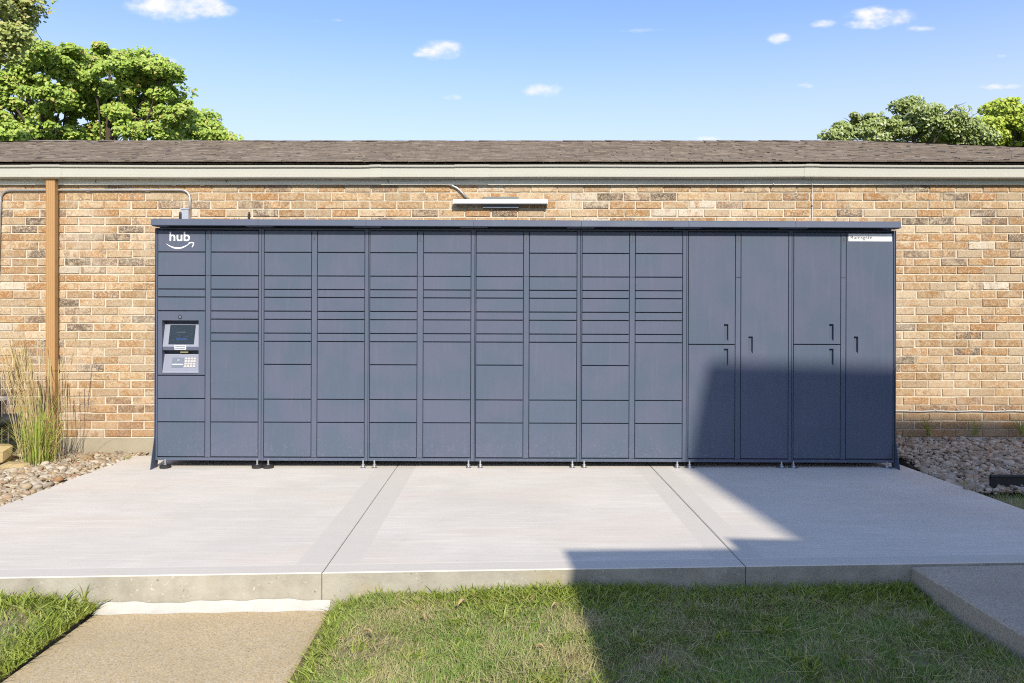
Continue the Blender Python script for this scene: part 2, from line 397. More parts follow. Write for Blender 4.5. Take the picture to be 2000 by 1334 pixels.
# ------------------------------------------------------------------ mesh helpers
class MB:
    def __init__(s): s.v = []; s.f = []; s.mi = []
    def add(s, vs, fs, mi=0):
        o = len(s.v); s.v += [tuple(v) for v in vs]; s.f += [tuple(i + o for i in f) for f in fs]; s.mi += [mi] * len(fs); return s
    def box(s, x0, x1, y0, y1, z0, z1, mi=0):
        return s.add([(x0, y0, z0), (x1, y0, z0), (x1, y1, z0), (x0, y1, z0), (x0, y0, z1), (x1, y0, z1), (x1, y1, z1), (x0, y1, z1)],
                     [(3, 2, 1, 0), (4, 5, 6, 7), (0, 1, 5, 4), (1, 2, 6, 5), (2, 3, 7, 6), (3, 0, 4, 7)], mi)
    def cbox(s, x0, x1, y0, y1, z0, z1, c=.002, mi=0):      # chamfered towards the front (y0 side)
        v = [(x0, y1, z0), (x1, y1, z0), (x1, y1, z1), (x0, y1, z1), (x0, y0 + c, z0), (x1, y0 + c, z0), (x1, y0 + c, z1), (x0, y0 + c, z1),
             (x0 + c, y0, z0 + c), (x1 - c, y0, z0 + c), (x1 - c, y0, z1 - c), (x0 + c, y0, z1 - c)]
        f = [(0, 3, 2, 1), (8, 9, 10, 11)]
        for i in range(4):
            j = (i + 1) % 4
            f += [(i, j, 4 + j, 4 + i), (4 + i, 4 + j, 8 + j, 8 + i)]
        return s.add(v, f, mi)
    def prism(s, poly, axis, a, b, mi=0):                   # poly in the two other axes, extruded a..b
        n = len(poly)
        def mk(p, t):
            return (t, p[0], p[1]) if axis == 'x' else ((p[0], t, p[1]) if axis == 'y' else (p[0], p[1], t))
        v = [mk(p, a) for p in poly] + [mk(p, b) for p in poly]
        f = [tuple(range(n - 1, -1, -1)), tuple(range(n, 2 * n))] + [(i, (i + 1) % n, n + (i + 1) % n, n + i) for i in range(n)]
        return s.add(v, f, mi)
    def tube(s, pts, r, seg=8, mi=0, caps=True):
        pts = [Vector(p) for p in pts]; rings = []
        rr = r if isinstance(r, (list, tuple)) else [r] * len(pts)
        t0 = (pts[1] - pts[0]).normalized()
        nrm = t0.orthogonal().normalized()
        for i, p in enumerate(pts):
            t = (pts[min(i + 1, len(pts) - 1)] - pts[max(i - 1, 0)]).normalized()
            nrm = (nrm - t * nrm.dot(t)); nrm = nrm.normalized() if nrm.length > 1e-6 else t.orthogonal().normalized()
            bn = t.cross(nrm)
            rings.append([p + (nrm * math.cos(2 * math.pi * k / seg) + bn * math.sin(2 * math.pi * k / seg)) * rr[i] for k in range(seg)])
        v = [q for ring in rings for q in ring]; f = []
        for i in range(len(pts) - 1):
            for k in range(seg):
                f.append((i * seg + k, i * seg + (k + 1) % seg, (i + 1) * seg + (k + 1) % seg, (i + 1) * seg + k))
        if caps:
            f.append(tuple(range(seg - 1, -1, -1))); f.append(tuple((len(pts) - 1) * seg + k for k in range(seg)))
        return s.add(v, f, mi)
    def lathe(s, prof, cx, cy, seg=16, mi=0):               # prof [(r,z)...] around a vertical axis
        v = []; f = []
        for (r, z) in prof: v += [(cx + r * math.cos(2 * math.pi * k / seg), cy + r * math.sin(2 * math.pi * k / seg), z) for k in range(seg)]
        for i in range(len(prof) - 1):
            for k in range(seg): f.append((i * seg + k, i * seg + (k + 1) % seg, (i + 1) * seg + (k + 1) % seg, (i + 1) * seg + k))
        f.append(tuple(range(seg - 1, -1, -1))); f.append(tuple((len(prof) - 1) * seg + k for k in range(seg)))
        return s.add(v, f, mi)
    def build(s, name, mats, parent=None, origin=None, smooth=False):
        v = np.array(s.v, dtype=np.float64)
        if origin is None:
            lo, hi = v.min(0), v.max(0); origin = Vector(((lo[0] + hi[0]) / 2, (lo[1] + hi[1]) / 2, lo[2]))
        origin = Vector(origin)
        me = bpy.data.meshes.new(name)
        me.from_pydata((v - np.array(origin)).tolist(), [], s.f)
        for m in (mats if isinstance(mats, (list, tuple)) else [mats]): me.materials.append(m)
        if any(s.mi): me.polygons.foreach_set('material_index', s.mi)
        if smooth: me.polygons.foreach_set('use_smooth', [True] * len(me.polygons))
        me.update()
        return link(name, me, parent, origin)

ORG = {}
def link(name, data, parent, origin):
    o = bpy.data.objects.new(name, data); COL.objects.link(o)
    origin = Vector(origin); ORG[o.name] = origin
    if parent is not None:
        o.parent = parent; o.location = origin - ORG[parent.name]
    else: o.location = origin
    return o
def empty(name, loc):
    o = link(name, None, None, loc); o.empty_display_size = .2; return o
def tag(o, label, cat, group=None, kind=None):
    o['label'] = label; o['category'] = cat
    if group: o['group'] = group
    if kind: o['kind'] = kind
    return o
def structure(o, label=None):
    o['kind'] = 'structure'
    if label: o['label'] = label
    return o
def mesh_np(name, verts, faces_flat, n_per, mat, parent=None, origin=(0, 0, 0), smooth=False):
    """verts (N,3), faces as flat loop index array with n_per loop counts per face"""
    me = bpy.data.meshes.new(name)
    me.vertices.add(len(verts)); me.vertices.foreach_set('co', (verts - np.array(origin)).astype(np.float32).ravel())
    me.loops.add(len(faces_flat)); me.loops.foreach_set('vertex_index', faces_flat.astype(np.int32))
    me.polygons.add(len(n_per))
    st = np.concatenate([[0], np.cumsum(n_per)[:-1]]).astype(np.int32)
    me.polygons.foreach_set('loop_start', st)
    me.update(calc_edges=True); me.validate()
    if smooth: me.polygons.foreach_set('use_smooth', np.ones(len(n_per), dtype=bool))
    me.materials.append(mat)
    return link(name, me, parent, origin)
def arc_path(pts, r=.07, n=6):
    """polyline with rounded corners"""
    pts = [Vector(p) for p in pts]; out = [pts[0]]
    for i in range(1, len(pts) - 1):
        a, b, c = pts[i - 1], pts[i], pts[i + 1]
        d1, d2 = (a - b), (c - b); rr = min(r, d1.length * .45, d2.length * .45)
        p1, p2 = b + d1.normalized() * rr, b + d2.normalized() * rr
        for k in range(n + 1):
            t = k / n; out.append(p1.lerp(b, t).lerp(b.lerp(p2, t), t))
    out.append(pts[-1]); return out
def text_mesh(body, size, bold=0.0, extrude=.0006):
    cu = bpy.data.curves.new('text', 'FONT'); cu.body = body; cu.size = size; cu.offset = bold; cu.extrude = extrude
    ob = bpy.data.objects.new('text', cu); COL.objects.link(ob)
    bpy.context.view_layer.update()
    me = bpy.data.meshes.new_from_object(ob.evaluated_get(bpy.context.evaluated_depsgraph_get()))
    bpy.data.objects.remove(ob)
    v = np.array([x.co[:] for x in me.vertices])
    return me, v

# ================================================================== STRUCTURE: ground
WALL_Y = 7.0
g = MB(); g.add([(-400, -400, -.21), (400, -400, -.21), (400, 400, -.21), (-400, 400, -.21)], [(0, 1, 2, 3)])
structure(g.build('ground', M['field'], origin=(0, 0, -.21)))

# concrete pad of three panels
SL, SR, SB = -3.46, 3.52, 6.80
fy = lambda x: SLAB_C + SLAB_M * x
pad = structure(empty('concrete_pad', (0, 5.2, 0)), 'pale broom-finished concrete pad in front of the lockers')
def slab_panel(x0, x1, tw0=0.0, tw1=0.0):
    gq = .002; c = .005
    q = [(x0 + gq, fy(x0)), (x1 - gq, fy(x1)), (x1 - gq + tw1, SB), (x0 + gq + tw0, SB)]
    qi = [(x0 + gq + c, fy(x0) + c), (x1 - gq - c, fy(x1) + c), (x1 - gq - c + tw1, SB - c), (x0 + gq + c + tw0, SB - c)]
    m = MB()
    v = [(x, y, -.30) for x, y in q] + [(x, y, -.005) for x, y in q] + [(x, y, 0) for x, y in qi]
    m.add(v, [(8, 9, 10, 11)] + [(4 + i, 4 + (i + 1) % 4, 8 + (i + 1) % 4, 8 + i) for i in range(4)], 0)
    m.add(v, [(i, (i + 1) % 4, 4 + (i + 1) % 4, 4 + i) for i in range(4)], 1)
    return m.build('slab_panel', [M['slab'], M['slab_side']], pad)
slab_panel(SL, JL); slab_panel(JL, JR); slab_panel(JR, SR, 0, -.08)
# hardened white grout along the foot of the pad where the old path meets it
m = MB(); xs = np.linspace(-2.05, -.89, 130); top = []; 
for i, x in enumerate(xs):
    top.append((x, .024 + .007 * math.sin(i * .11 + .4) * math.sin(i * .043) + .0025 * math.sin(i * .37)))
v = []; f = []
for i_, (x, h) in enumerate(top):
    y = fy(x); v += [(x, y - .004, -.178 + h + .02), (x, y - .022, -.178 + h * .7), (x, y - .047 - .005 * math.sin(i_ * .21), -.1755)]
for i in range(len(top) - 1):
    for k in range(2): f.append((i * 3 + k, i * 3 + k + 1, i * 3 + k + 4, i * 3 + k + 3))
m.add(v, f); m.build('grout_strip', M['grout'], pad, smooth=True)

# old tan footpath (left) and grey walkway (right)
def path_block(name, poly, z, mat, label, th=.2):
    m = MB(); n = len(poly); c = .012
    cx = sum(p[0] for p in poly) / n; cy = sum(p[1] for p in poly) / n
    ins = [(p[0] + (c if p[0] < cx else -c), p[1] + (c if p[1] < cy else -c)) for p in poly]
    v = [(x, y, z - th) for x, y in poly] + [(x, y, z - .01) for x, y in poly] + [(x, y, z) for x, y in ins]
    f = [tuple(range(2 * n, 3 * n))]
    for i in range(n):
        j = (i + 1) % n; f += [(i, j, n + j, n + i), (n + i, n + j, 2 * n + j, 2 * n + i)]
    m.add(v, f); o = m.build(name, mat); structure(o, label); return o
path_block('footpath', [(-2.09, -6), (-.84, -6), (-.89, fy(-.89) - .004), (-2.05, fy(-2.05) - .004)], -.176, M['path'], 'worn tan aggregate footpath meeting the pad')
path_block('walkway', [(2.17, -1.0), (3.75, -1.0), (3.75, fy(3.75) - .005), (2.14, fy(2.14) - .005)], -.012, M['path_grey'], 'grey aggregate walkway level with the pad at right')

# lawn soil sheets
def lawn_z(x, y):
    de = (-2.085 - x) if x < -1.5 else (x + .845)
    return -.125 - .046 * math.exp(-(de / .13) ** 2) + .012 * math.sin(x * 2.1 + 1) * math.cos(y * 1.7) + .010 * math.sin(x * 5.3) * math.sin(y * 4.1)
def sheet(name, x0, x1, y0, y1f, nx, ny, zf, mat, label, skirt=.1):
    v = []; f = []
    for j in range(ny + 1):
        for i in range(nx + 1):
            x = x0 + (x1 - x0) * i / nx; y = y0 + (y1f(x) - y0) * j / ny
            edge = i in (0, nx) or j in (0, ny)
            v.append((x, y, zf(x, y) - (.02 if edge else 0)))
    for j in range(ny):
        for i in range(nx):
            a = j * (nx + 1) + i; f.append((a, a + 1, a + nx + 2, a + nx + 1))
    # skirt down to the ground
    bd = [i for i in range(nx + 1)] + [(j + 1) * (nx + 1) - 1 for j in range(1, ny + 1)] + [ny * (nx + 1) + i for i in range(nx - 1, -1, -1)] + [j * (nx + 1) for j in range(ny - 1, 0, -1)]
    o = len(v); v += [(v[i][0], v[i][1], v[i][2] - skirt) for i in bd]
    for k in range(len(bd)): f.append((bd[k], o + k, o + (k + 1) % len(bd), bd[(k + 1) % len(bd)]))
    m = MB(); m.add(v, f); ob = m.build(name, mat, smooth=False); structure(ob, label); return ob
LAWN_C = (-.845, 2.15); LAWN_L = (-7.0, -2.085)
sheet('lawn', LAWN_C[0], LAWN_C[1], -1.0, lambda x: fy(x) - .006, 30, 40, lawn_z, M['thatch'], 'soil and thatch under the middle lawn')
sheet('lawn', LAWN_L[0], LAWN_L[1], -1.0, lambda x: fy(max(x, SL)) - .006, 40, 40, lawn_z, M['thatch'], 'soil and thatch under the lawn left of the footpath')
# gravel bed soil
bedz = lambda x, y: -.035 + .012 * math.sin(x * 3) * math.sin(y * 2.3)
sheet('gravel_bed', -9.0, SL - .002, fy(SL) + .02, lambda x: WALL_Y - .003, 20, 12, bedz, M['gravel_base'], 'dirt under the gravel left of the pad', .15)
sheet('gravel_bed', SR + .002, 9.0, 5.52, lambda x: WALL_Y - .003, 20, 8, lambda x, y: bedz(x, y) + .13 * max(0, (y - 5.95)), M['gravel_base'], 'dirt under the gravel right of the pad', .15)
sheet('lawn', SR + .08, 9.0, fy(3.6) + .02, lambda x: 5.50, 16, 8, lambda x, y: -.045, M['thatch'], 'soil under the lawn strip right of the pad', .15)

# ================================================================== BRICK BUILDING
bld = tag(empty('brick_building', (0, 8.5, 0)), 'long low tan brick building with brown shingle hip roof and cream gutter', 'building')
BX0, BX1 = -9.35, 7.85
ROWP, BRP = .078, .254
Z_ROW0 = 2.396 - 29 * ROWP                      # bottom of the lowest course
FR_Z = 2.543
wall = MB()
wall.box(BX0, BX1, WALL_Y + .009, WALL_Y + .25, Z_ROW0 - .01, 2.66)
wall_o = wall.build('wall', M['mortar'], bld, origin=(0, WALL_Y, 0))
m = MB(); m.box(BX0 + .2, BX0 + .45, WALL_Y + .26, 13.1, 0, 2.66); m.box(BX1 - .45, BX1 - .2, WALL_Y + .26, 13.1, 0, 2.66); m.box(BX0 + .2, BX1 - .2, 13.11, 13.3, 0, 2.66)
m.build('rear_wall', M['mortar'], bld)
m = MB(); m.box(BX0, BX1, WALL_Y - .006, WALL_Y + .24, -.25, Z_ROW0 - .012)
m.build('foundation', M['foundation'], bld)
# brick shapes: slightly irregular, shared
def brick_mesh(w, h, seed):
    r = random.Random(seed); d = .05; c = .004
    j = lambda s=.0022: r.uniform(-s, s)
    v = [(-w / 2, d, -h / 2), (w / 2, d, -h / 2), (w / 2, d, h / 2), (-w / 2, d, h / 2)]
    nx = 4
    ring = [(-w / 2 + w * i / nx, -h / 2) for i in range(nx)] + [(w / 2, -h / 2), (w / 2, 0)] + [(w / 2 - w * i / nx, h / 2) for i in range(nx)] + [(-w / 2, h / 2), (-w / 2, 0)]
    # outer ring slightly behind the face, inner ring on the face
    n = len(ring)
    outer = [(x + j(.0012), c + abs(j()), z + j(.0016)) for x, z in ring]
    inner = [(x * (1 - 2 * c / w) + j(.001), j(.0012), z * (1 - 2 * c / h) + j(.001)) for x, z in ring]
    v += outer + inner
    f = []
    o, i_ = 4, 4 + n
    for k in range(n): f.append((o + k, o + (k + 1) % n, i_ + (k + 1) % n, i_ + k))
    # face as strip of quads between bottom and top rows of the inner ring
    bot = [i_ + k for k in range(nx + 1)]; top = [i_ + nx + 2 + k for k in range(nx + 1)][::-1]
    rt, lf = i_ + nx + 1, i_ + n - 1
    for k in range(nx):
        q = [bot[k], bot[k + 1]]
        if k == nx - 1: q.append(rt)
        q += [top[k + 1], top[k]]
        if k == 0: q.append(lf)
        f.append(tuple(q))
    ob, oc, od, oa = o, o + nx, o + nx + 2, o + 2 * nx + 2
    f.append((0, 1) + tuple(range(oc, ob - 1, -1)))
    f.append((1, 2, od, oc + 1, oc)); f.append((2, 3) + tuple(range(oa, od - 1, -1))); f.append((3, 0, ob, oa + 1, oa))
    return v, f
BW, BH = BRP - .0105, ROWP - .0105
variants = [brick_mesh(BW, BH, 100 + i) for i in range(14)]
vmesh = []
for i, (v, f) in enumerate(variants):
    me = bpy.data.meshes.new('brick'); me.from_pydata(v, [], f); me.materials.append(M['brick']); me.update(); vmesh.append(me)
bricks = []
row = 0
z = Z_ROW0
while z < 2.60:
    off = -3.190 + (BRP / 2 if row % 2 else 0) + random.uniform(-.012, .012)
    k0 = math.ceil((BX0 + BRP / 2 + .01 - off) / BRP)
    k = k0
    while off + k * BRP + BRP / 2 < BX1 - .005:
        bricks.append((off + k * BRP, z + ROWP / 2)); k += 1
    row += 1; z += ROWP
def vis_score(x, zc):
    px = CX + F * x / WALL_Y; py = CY - F * (zc - CAMZ) / WALL_Y
    if px < -22 or px > 2022 or py < 366 or py > 872: return 0
    if 328 < px < 1722 and py > 440: return 0
    s = 1.0
    if px < 4 or px > 1996: s = .5
    if 302 < px < 1748 and py > 424: s = .4
    if py < 378: s = .55
    if 60 < px < 135: s = .6
    if px < 115 and py > 700: s = .5
    return s
sc_b = sorted(range(len(bricks)), key=lambda i: -vis_score(*bricks[i]))
single = set(i for i in sc_b[:300] if vis_score(*bricks[i]) > 0)
mass = MB()
for i, (x, zc) in enumerate(bricks):
    dy = random.uniform(-.0025, .0025); vi = random.randrange(14)
    if i in single:
        o = bpy.data.objects.new('brick', vmesh[vi]); COL.objects.link(o); o.parent = wall_o
        o.location = (x + random.gauss(0, .0018), dy, zc + random.gauss(0, .0011)); o.rotation_euler = (0, random.gauss(0, .004), random.gauss(0, .006)); k_ = random.uniform(.975, 1.012); o.scale = (k_, 1, random.uniform(.96, 1.03))
    else:
        v, f = variants[vi]; mass.add([(x + a, WALL_Y + dy + b, zc + c) for a, b, c in v], f)
o = mass.build('brick_courses', M['brick_mass'], wall_o, origin=(0, WALL_Y, 0)); o['kind'] = 'stuff'

# frieze board, gutter, fascia
m = MB(); m.prism([(WALL_Y - .036, FR_Z), (WALL_Y + .008, FR_Z), (WALL_Y + .008, 2.66), (WALL_Y - .036, 2.66)], 'x', BX0 + .01, BX1 - .01)
m.build('frieze_board', M['frieze'], bld)
m = MB(); m.box(BX0 - .08, BX1 + .08, WALL_Y - .030, WALL_Y + .05, 2.665, 2.742); m.build('fascia', M['fascia'], bld)
GPROF = [(6.985, 2.600), (6.915, 2.588), (6.896, 2.592), (6.880, 2.600), (6.878, 2.611), (6.890, 2.615), (6.903, 2.619), (6.899, 2.632), (6.893, 2.680),
         (6.897, 2.690), (6.874, 2.695), (6.870, 2.711), (6.880, 2.714), (6.886, 2.708), (6.889, 2.698)]
KX = [-1800, 0, 125, 700, 722, 745, 890, 1050, 1400, 1565, 1582, 1610, 2000, 3600]
KZ = [.0, .0, .0, -.004, -.001, .002, .002, .0025, .002, .004, .006, .003, -.004, -.006]
def gutter_strip(px0, px1, n, grow=0.0):
    v = []; f = []; k = len(GPROF)
    xs = np.linspace(px0, px1, n)
    for px in xs:
        x = (px - CX) / F * 6.885; dz = float(np.interp(px, KX, KZ)) + .0012 * math.sin(px * .013)
        for (y, zz) in GPROF: v.append((x, y - grow * (1 if y < 6.95 else 0), zz + dz + (grow if zz > 2.65 else -grow)))
    for i in range(n - 1):
        for j in range(k - 1): f.append((i * k + j, i * k + j + 1, (i + 1) * k + j + 1, (i + 1) * k + j))
    return v, f
m = MB(); v, f = gutter_strip(-960, 2640, 200); m.add(v, f)
gut = m.build('gutter', M['cream'], bld, smooth=False)
for a, b in ((62, 118), (722, 744), (888, 956), (1572, 1600)):
    m = MB(); v, f = gutter_strip(a, b, 4, .0022); m.add(v, f); m.build('gutter_joint', M['cream'], gut)

# roof
EY, EZ, PIT = 6.895, 2.745, .295
RY = 10.0; RZ = EZ + PIT * (RY - EY)
RXL, RXR = (62 - CX) / F * RY, (1700 - CX) / F * RY
ex = RY - EY
roof = MB()
EL, ER = RXL - ex, RXR + ex
zr = -.012
roof.add([(EL, EY, EZ + zr), (ER, EY, EZ + zr), (RXR, RY, RZ + zr), (RXL, RY, RZ + zr), (EL, 2 * RY - EY, EZ + zr), (ER, 2 * RY - EY, EZ + zr)],
         [(0, 1, 2, 3), (1, 5, 2), (5, 4, 3, 2), (4, 0, 3), (0, 4, 5, 1)])
roof_o = roof.build('roof', M['roof_plain'], bld)
sl = math.hypot(1, PIT); uy, uz = 1 / sl, PIT / sl; ny, nz_ = -PIT / sl, 1 / sl
L = (RY - EY) * sl; EXPO = .092; nc = int(L / EXPO)
m = MB()
for c in range(nc + 1):
    s0 = c * EXPO - .012; s1 = min(s0 + EXPO + .03, L)
    ya, yb = EY + uy * s0, EY + uy * s1
    xl, xr = EL + (ya - EY), ER - (ya - EY)
    x = xl + random.uniform(0, .2)
    while x < xr:
        w = random.choice((.10, .15, .2, .26, .36)) * random.uniform(.85, 1.15)
        x1 = min(x + w, xr)
        th = random.choice((.006, .009, .012, .015)); ds = random.uniform(-.006, .004) + .004 * math.sin(x * 1.3 + c)
        pts = []
        for (s, lift) in ((s0 + ds, .004), (s1 + .03, -.004)):
            for h in (0, th):
                pts.append((EY + uy * s + ny * (h + lift), EZ + uz * s + nz_ * (h + lift)))
        (y0, z0), (y0t, z0t), (y1, z1), (y1t, z1t) = pts
        sh = 0.0
        v = [(x, y0, z0), (x1 - .003, y0, z0), (x1 - .003 - sh, y1, z1), (x, y1, z1), (x, y0t, z0t), (x1 - .003, y0t, z0t), (x1 - .003, y1t, z1t), (x, y1t, z1t)]
        m.add(v, [(4, 5, 6, 7), (0, 1, 5, 4), (1, 2, 6, 5), (3, 0, 4, 7)])
        x = x1
    
o = m.build('shingles', M['shingle'], roof_o); o['kind'] = 'stuff'
m = MB()
nn = 60
for i in range(nn):
    x0 = RXL + (RXR - RXL) * i / nn; x1 = RXL + (RXR - RXL) * (i + 1) / nn + .02; hz = random.uniform(.0, .008)
    m.add([(x0, RY - .14, RZ - .14 * PIT + .012 + hz), (x1, RY - .14, RZ - .14 * PIT + .006 + hz), (x1, RY, RZ + .014 + hz), (x0, RY, RZ + .018 + hz), (x1, RY + .14, RZ - .14 * PIT + .006), (x0, RY + .14, RZ - .14 * PIT + .012)],
          [(0, 1, 2, 3), (3, 2, 4, 5)])
def hip_caps(ax, ay, bx):
    n = 28
    for i in range(n):
        t0, t1 = i / n, (i + 1.15) / n
        p = lambda t, o_, up: (ax + (bx - ax) * t + (o_ if bx > ax else -o_), ay + (EY - ay) * t + o_, RZ + (EZ - RZ) * t + up)
        m.add([p(t0, -.07, .0), p(t1, -.07, .008), p(t1, 0, .022), p(t0, 0, .014), p(t1, .07, .008), p(t0, .07, .0)], [(0, 1, 2, 3), (3, 2, 4, 5)])
hip_caps(RXR, RY, ER); hip_caps(RXL, RY, EL)
o = m.build('ridge_caps', M['shingle'], roof_o); o['kind'] = 'stuff'

# ================================================================== PARCEL LOCKER
LY = 6.25                                   # front plane
S = F / LY                                  # px per metre there
lx = lambda px: (px - CX) / S
lz = lambda py: CAMZ - (py - CY) / S
LX0, LX1 = lx(303), lx(1747)
PIVOT = Vector((LX0, LY, 0)); TILT = .0036
lock = tag(empty('parcel_locker', PIVOT), 'long bank of blue-grey metal parcel lockers with canopy and touchscreen terminal', 'parcel locker')
lock.rotation_euler = (0, TILT, 0)
fl = lambda x: TILT * (x - LX0)             # local height of the level pad under the tilted bank
seam = [303, 509.5, 718, 926, 1132.5, 1340, 1545.5, 1747]
TOPZ = lz(445); BOTZ = lz(899)
doors_px = [(307, 399), (411, 503), (515, 606.5), (619, 710.5), (721.5, 813), (826, 918), (929, 1020.5), (1033, 1125), (1136, 1227.5), (1240, 1331.5),
            (1344, 1434.5), (1446.5, 1538.5), (1549.5, 1640.5), (1652, 1743.5)]
def baseline(px, py): return py - (px - 307) * TILT      # remove the tilt from measured rows
DEP = .62
for k in range(7):
    x0, x1 = lx(seam[k]) + .0015, lx(seam[k + 1]) - .0015
    da, db = doors_px[2 * k], doors_px[2 * k + 1]
    g_ = .005
    m = MB()
    m.box(x0, x1, LY + (.085 if k == 0 else .026), LY + DEP, BOTZ + .004, TOPZ - .004)                        # carcass behind the doors
    m.cbox(x0, lx(da[0]) - g_, LY, LY + .025, BOTZ, TOPZ, .002)                 # stiles
    m.cbox(lx(db[1]) + g_, x1, LY, LY + .025, BOTZ, TOPZ, .002)
    m.cbox(lx(da[0]) - g_ + .001, lx(db[1]) + g_ - .001, LY + .001, LY + .025, BOTZ, lz(892.5) - .004, .002)   # bottom rail
    m.cbox(lx(da[0]) - g_ + .001, lx(db[1]) + g_ - .001, LY + .001, LY + .025, lz(448.5) + .004, TOPZ, .002)   # header
    m.box(x0 + .01, x1 - .01, LY + .04, LY + DEP - .01, TOPZ - .002, TOPZ + .045)                # roof box under the canopy
    m.build('cabinet', M['paint'], lock)
    xa, xb = lx(da[1]) + g_, lx(db[0]) - g_
    ysplit = lz(538)
    for (za, zb) in ((lz(892.5), ysplit - .001), (ysplit + .001, lz(449.5))):
        m = MB(); m.cbox(xa, xb, LY + .0005, LY + .025, za, zb, .002); m.build('mullion', M['paint'], lock)
    m = MB(); xm = (xa + xb) / 2; m.cbox(xm - .013, xm + .013, LY - .002, LY + .001, lz(470), lz(452), .001)
    for q in range(9): m.box(xm - .009, xm + .009, LY - .0028, LY - .0021, lz(469) + .007 * q + .003, lz(469) + .007 * q + .006, 1)
    m.build('vent_tag', [M['paint_dark'], M['black']], lock)

def door(px0, px1, py0, py1, handle=None):
    x0, x1 = lx(px0), lx(px1); z1, z0 = lz(py0) - .004, lz(py1) + .004
    m = MB()
    if handle is None:
        m.cbox(x0, x1, LY, LY + .022, z0, z1, .0025)
        o = m.build('door', M['paint'], lock)
        o.rotation_euler = (random.gauss(0, .002), random.gauss(0, .0006), random.gauss(0, .0025)); return o
    hx0, hx1, hz0, hz1 = lx(handle[0]), lx(handle[1]), lz(handle[3]), lz(handle[2])
    c = .0025; yb = LY + .022
    xs = [x0 + c, hx0, hx1, x1 - c]; zs = [z0 + c, hz0, hz1, z1 - c]
    v = [(x, LY, zz) for zz in zs for x in xs]; f = []
    for j in range(3):
        for i in range(3):
            if i == 1 and j == 1: continue
            a = j * 4 + i; f.append((a, a + 1, a + 5, a + 4))
    o = len(v); v += [(x0, LY + c, z0), (x1, LY + c, z0), (x1, LY + c, z1), (x0, LY + c, z1), (x0, yb, z0), (x1, yb, z0), (x1, yb, z1), (x0, yb, z1)]
    f += [(o, o + 1, 3, 2, 1, 0), (o + 1, o + 2, 15, 11, 7, 3), (o + 2, o + 3, 12, 13, 14, 15), (o + 3, o, 0, 4, 8, 12)]
    for i in range(4): f.append((o + 4 + i, o + 4 + (i + 1) % 4, o + (i + 1) % 4, o + i))
    m.add(v, f)
    d = m.build('door', M['paint'], lock)
    # recessed finger pull: a cup let into the door, its foot sloped
    hd = .024; m = MB(); e = .0006
    a = [(hx0 + e, hz0 + e), (hx1 - e, hz0 + e), (hx1 - e, hz1 - e), (hx0 + e, hz1 - e)]
    b = [(hx0 + e, hz0 + .018), (hx1 - e, hz0 + .018), (hx1 - e, hz1 - e), (hx0 + e, hz1 - e)]
    v = [(x, LY + .0003, zz) for x, zz in a] + [(x, LY + hd, zz) for x, zz in b]
    m.add(v, [(4, 5, 6, 7)] + [(i, (i + 1) % 4, 4 + (i + 1) % 4, 4 + i) for i in range(4)])
    m.build('handle_recess', M['paint'], d)
    return d
ROWS_EVEN = [449, 492, 538, 564.5, 580, 607, 623, 650, 666, 779, 824, 892]
ROWS_ODD = [449, 492, 538, 564.5, 580, 607, 623, 650, 666, 711, 779, 824, 892]
first_door = None
for c in range(10):
    a, b = doors_px[c]
    if c == 0: rows = [(449, 492), (492, 538), (538, 564.5), (564.5, 580), (580, 607), (733, 778.5), (778.5, 824), (824, 892)]
    else:
        rr = ROWS_EVEN if c % 2 else ROWS_ODD; rows = list(zip(rr[:-1], rr[1:]))
    for (p, q) in rows:
        d = door(a, b, p, q)
        if first_door is None: first_door = d
for k in (0, 1):
    a, b = doors_px[10 + 2 * k]; xo = 205.7 * k
    dy = -4.0 - .7 * k
    d = door(a, b, 449, 673 + dy, (1413 + xo, 1421.5 + xo, 633 + dy, 666.5 + dy))
    d = door(a, b, 673 + dy, 892, (1413 + xo, 1421.5 + xo, 681 + dy, 714.5 + dy))
    a, b = doors_px[11 + 2 * k]
    last_door = door(a, b, 449, 892, (1461 + xo, 1469.5 + xo, 657 + dy, 690.5 + dy))

# emblem and lettering on the first door, name plate on the last
def put_text(body, px0, px1, py_base, parent, mat, name, bold, ysurf, height_px):
    me, v = text_mesh(body, 1.0, bold)
    w = v[:, 0].max() - v[:, 0].min(); hgt = v[:, 1].max()
    x0 = lx(px0); sx = (lx(px1) - lx(px0)) / w; sz = height_px / S / hgt
    nv = np.stack([x0 + (v[:, 0] - v[:, 0].min()) * sx, ysurf - v[:, 2] * .6, lz(py_base) + v[:, 1] * sz], 1)
    org = Vector((float(nv[:, 0].mean()), ysurf, float(nv[:, 2].min())))
    me.vertices.foreach_set('co', (nv - np.array(org)).astype(np.float32).ravel()); me.materials.clear(); me.materials.append(mat); me.name = name; me.update()
    return link(name, me, parent, org)
put_text('hub', 329.8, 369.2, 470.2, first_door, M['logo'], 'lettering', .010, LY - .0010, 17.6)
m = MB()
n = 22; up = []; lo = []
for i in range(n + 1):                       # the curved stroke
    t = i / n; x = 322.8 + (371.5 - 322.8) * t
    mid = 474.6 + 10.6 * (1 - (2 * t - .96) ** 2) * .98 - 1.0 * t
    th = .25 + 2.25 * math.sin(math.pi * min(1, t * 1.02)) ** .8 * (1.0 - .15 * t)
    up.append((lx(x), lz(mid - th * .62))); lo.append((lx(x), lz(mid + th * .62)))
v = []; f = []
for (a, b) in zip(up, lo): v += [(a[0], LY - .0012, a[1]), (b[0], LY - .0012, b[1])]
for i in range(n): f.append((2 * i, 2 * i + 1, 2 * i + 3, 2 * i + 2))
m.add(v, f)
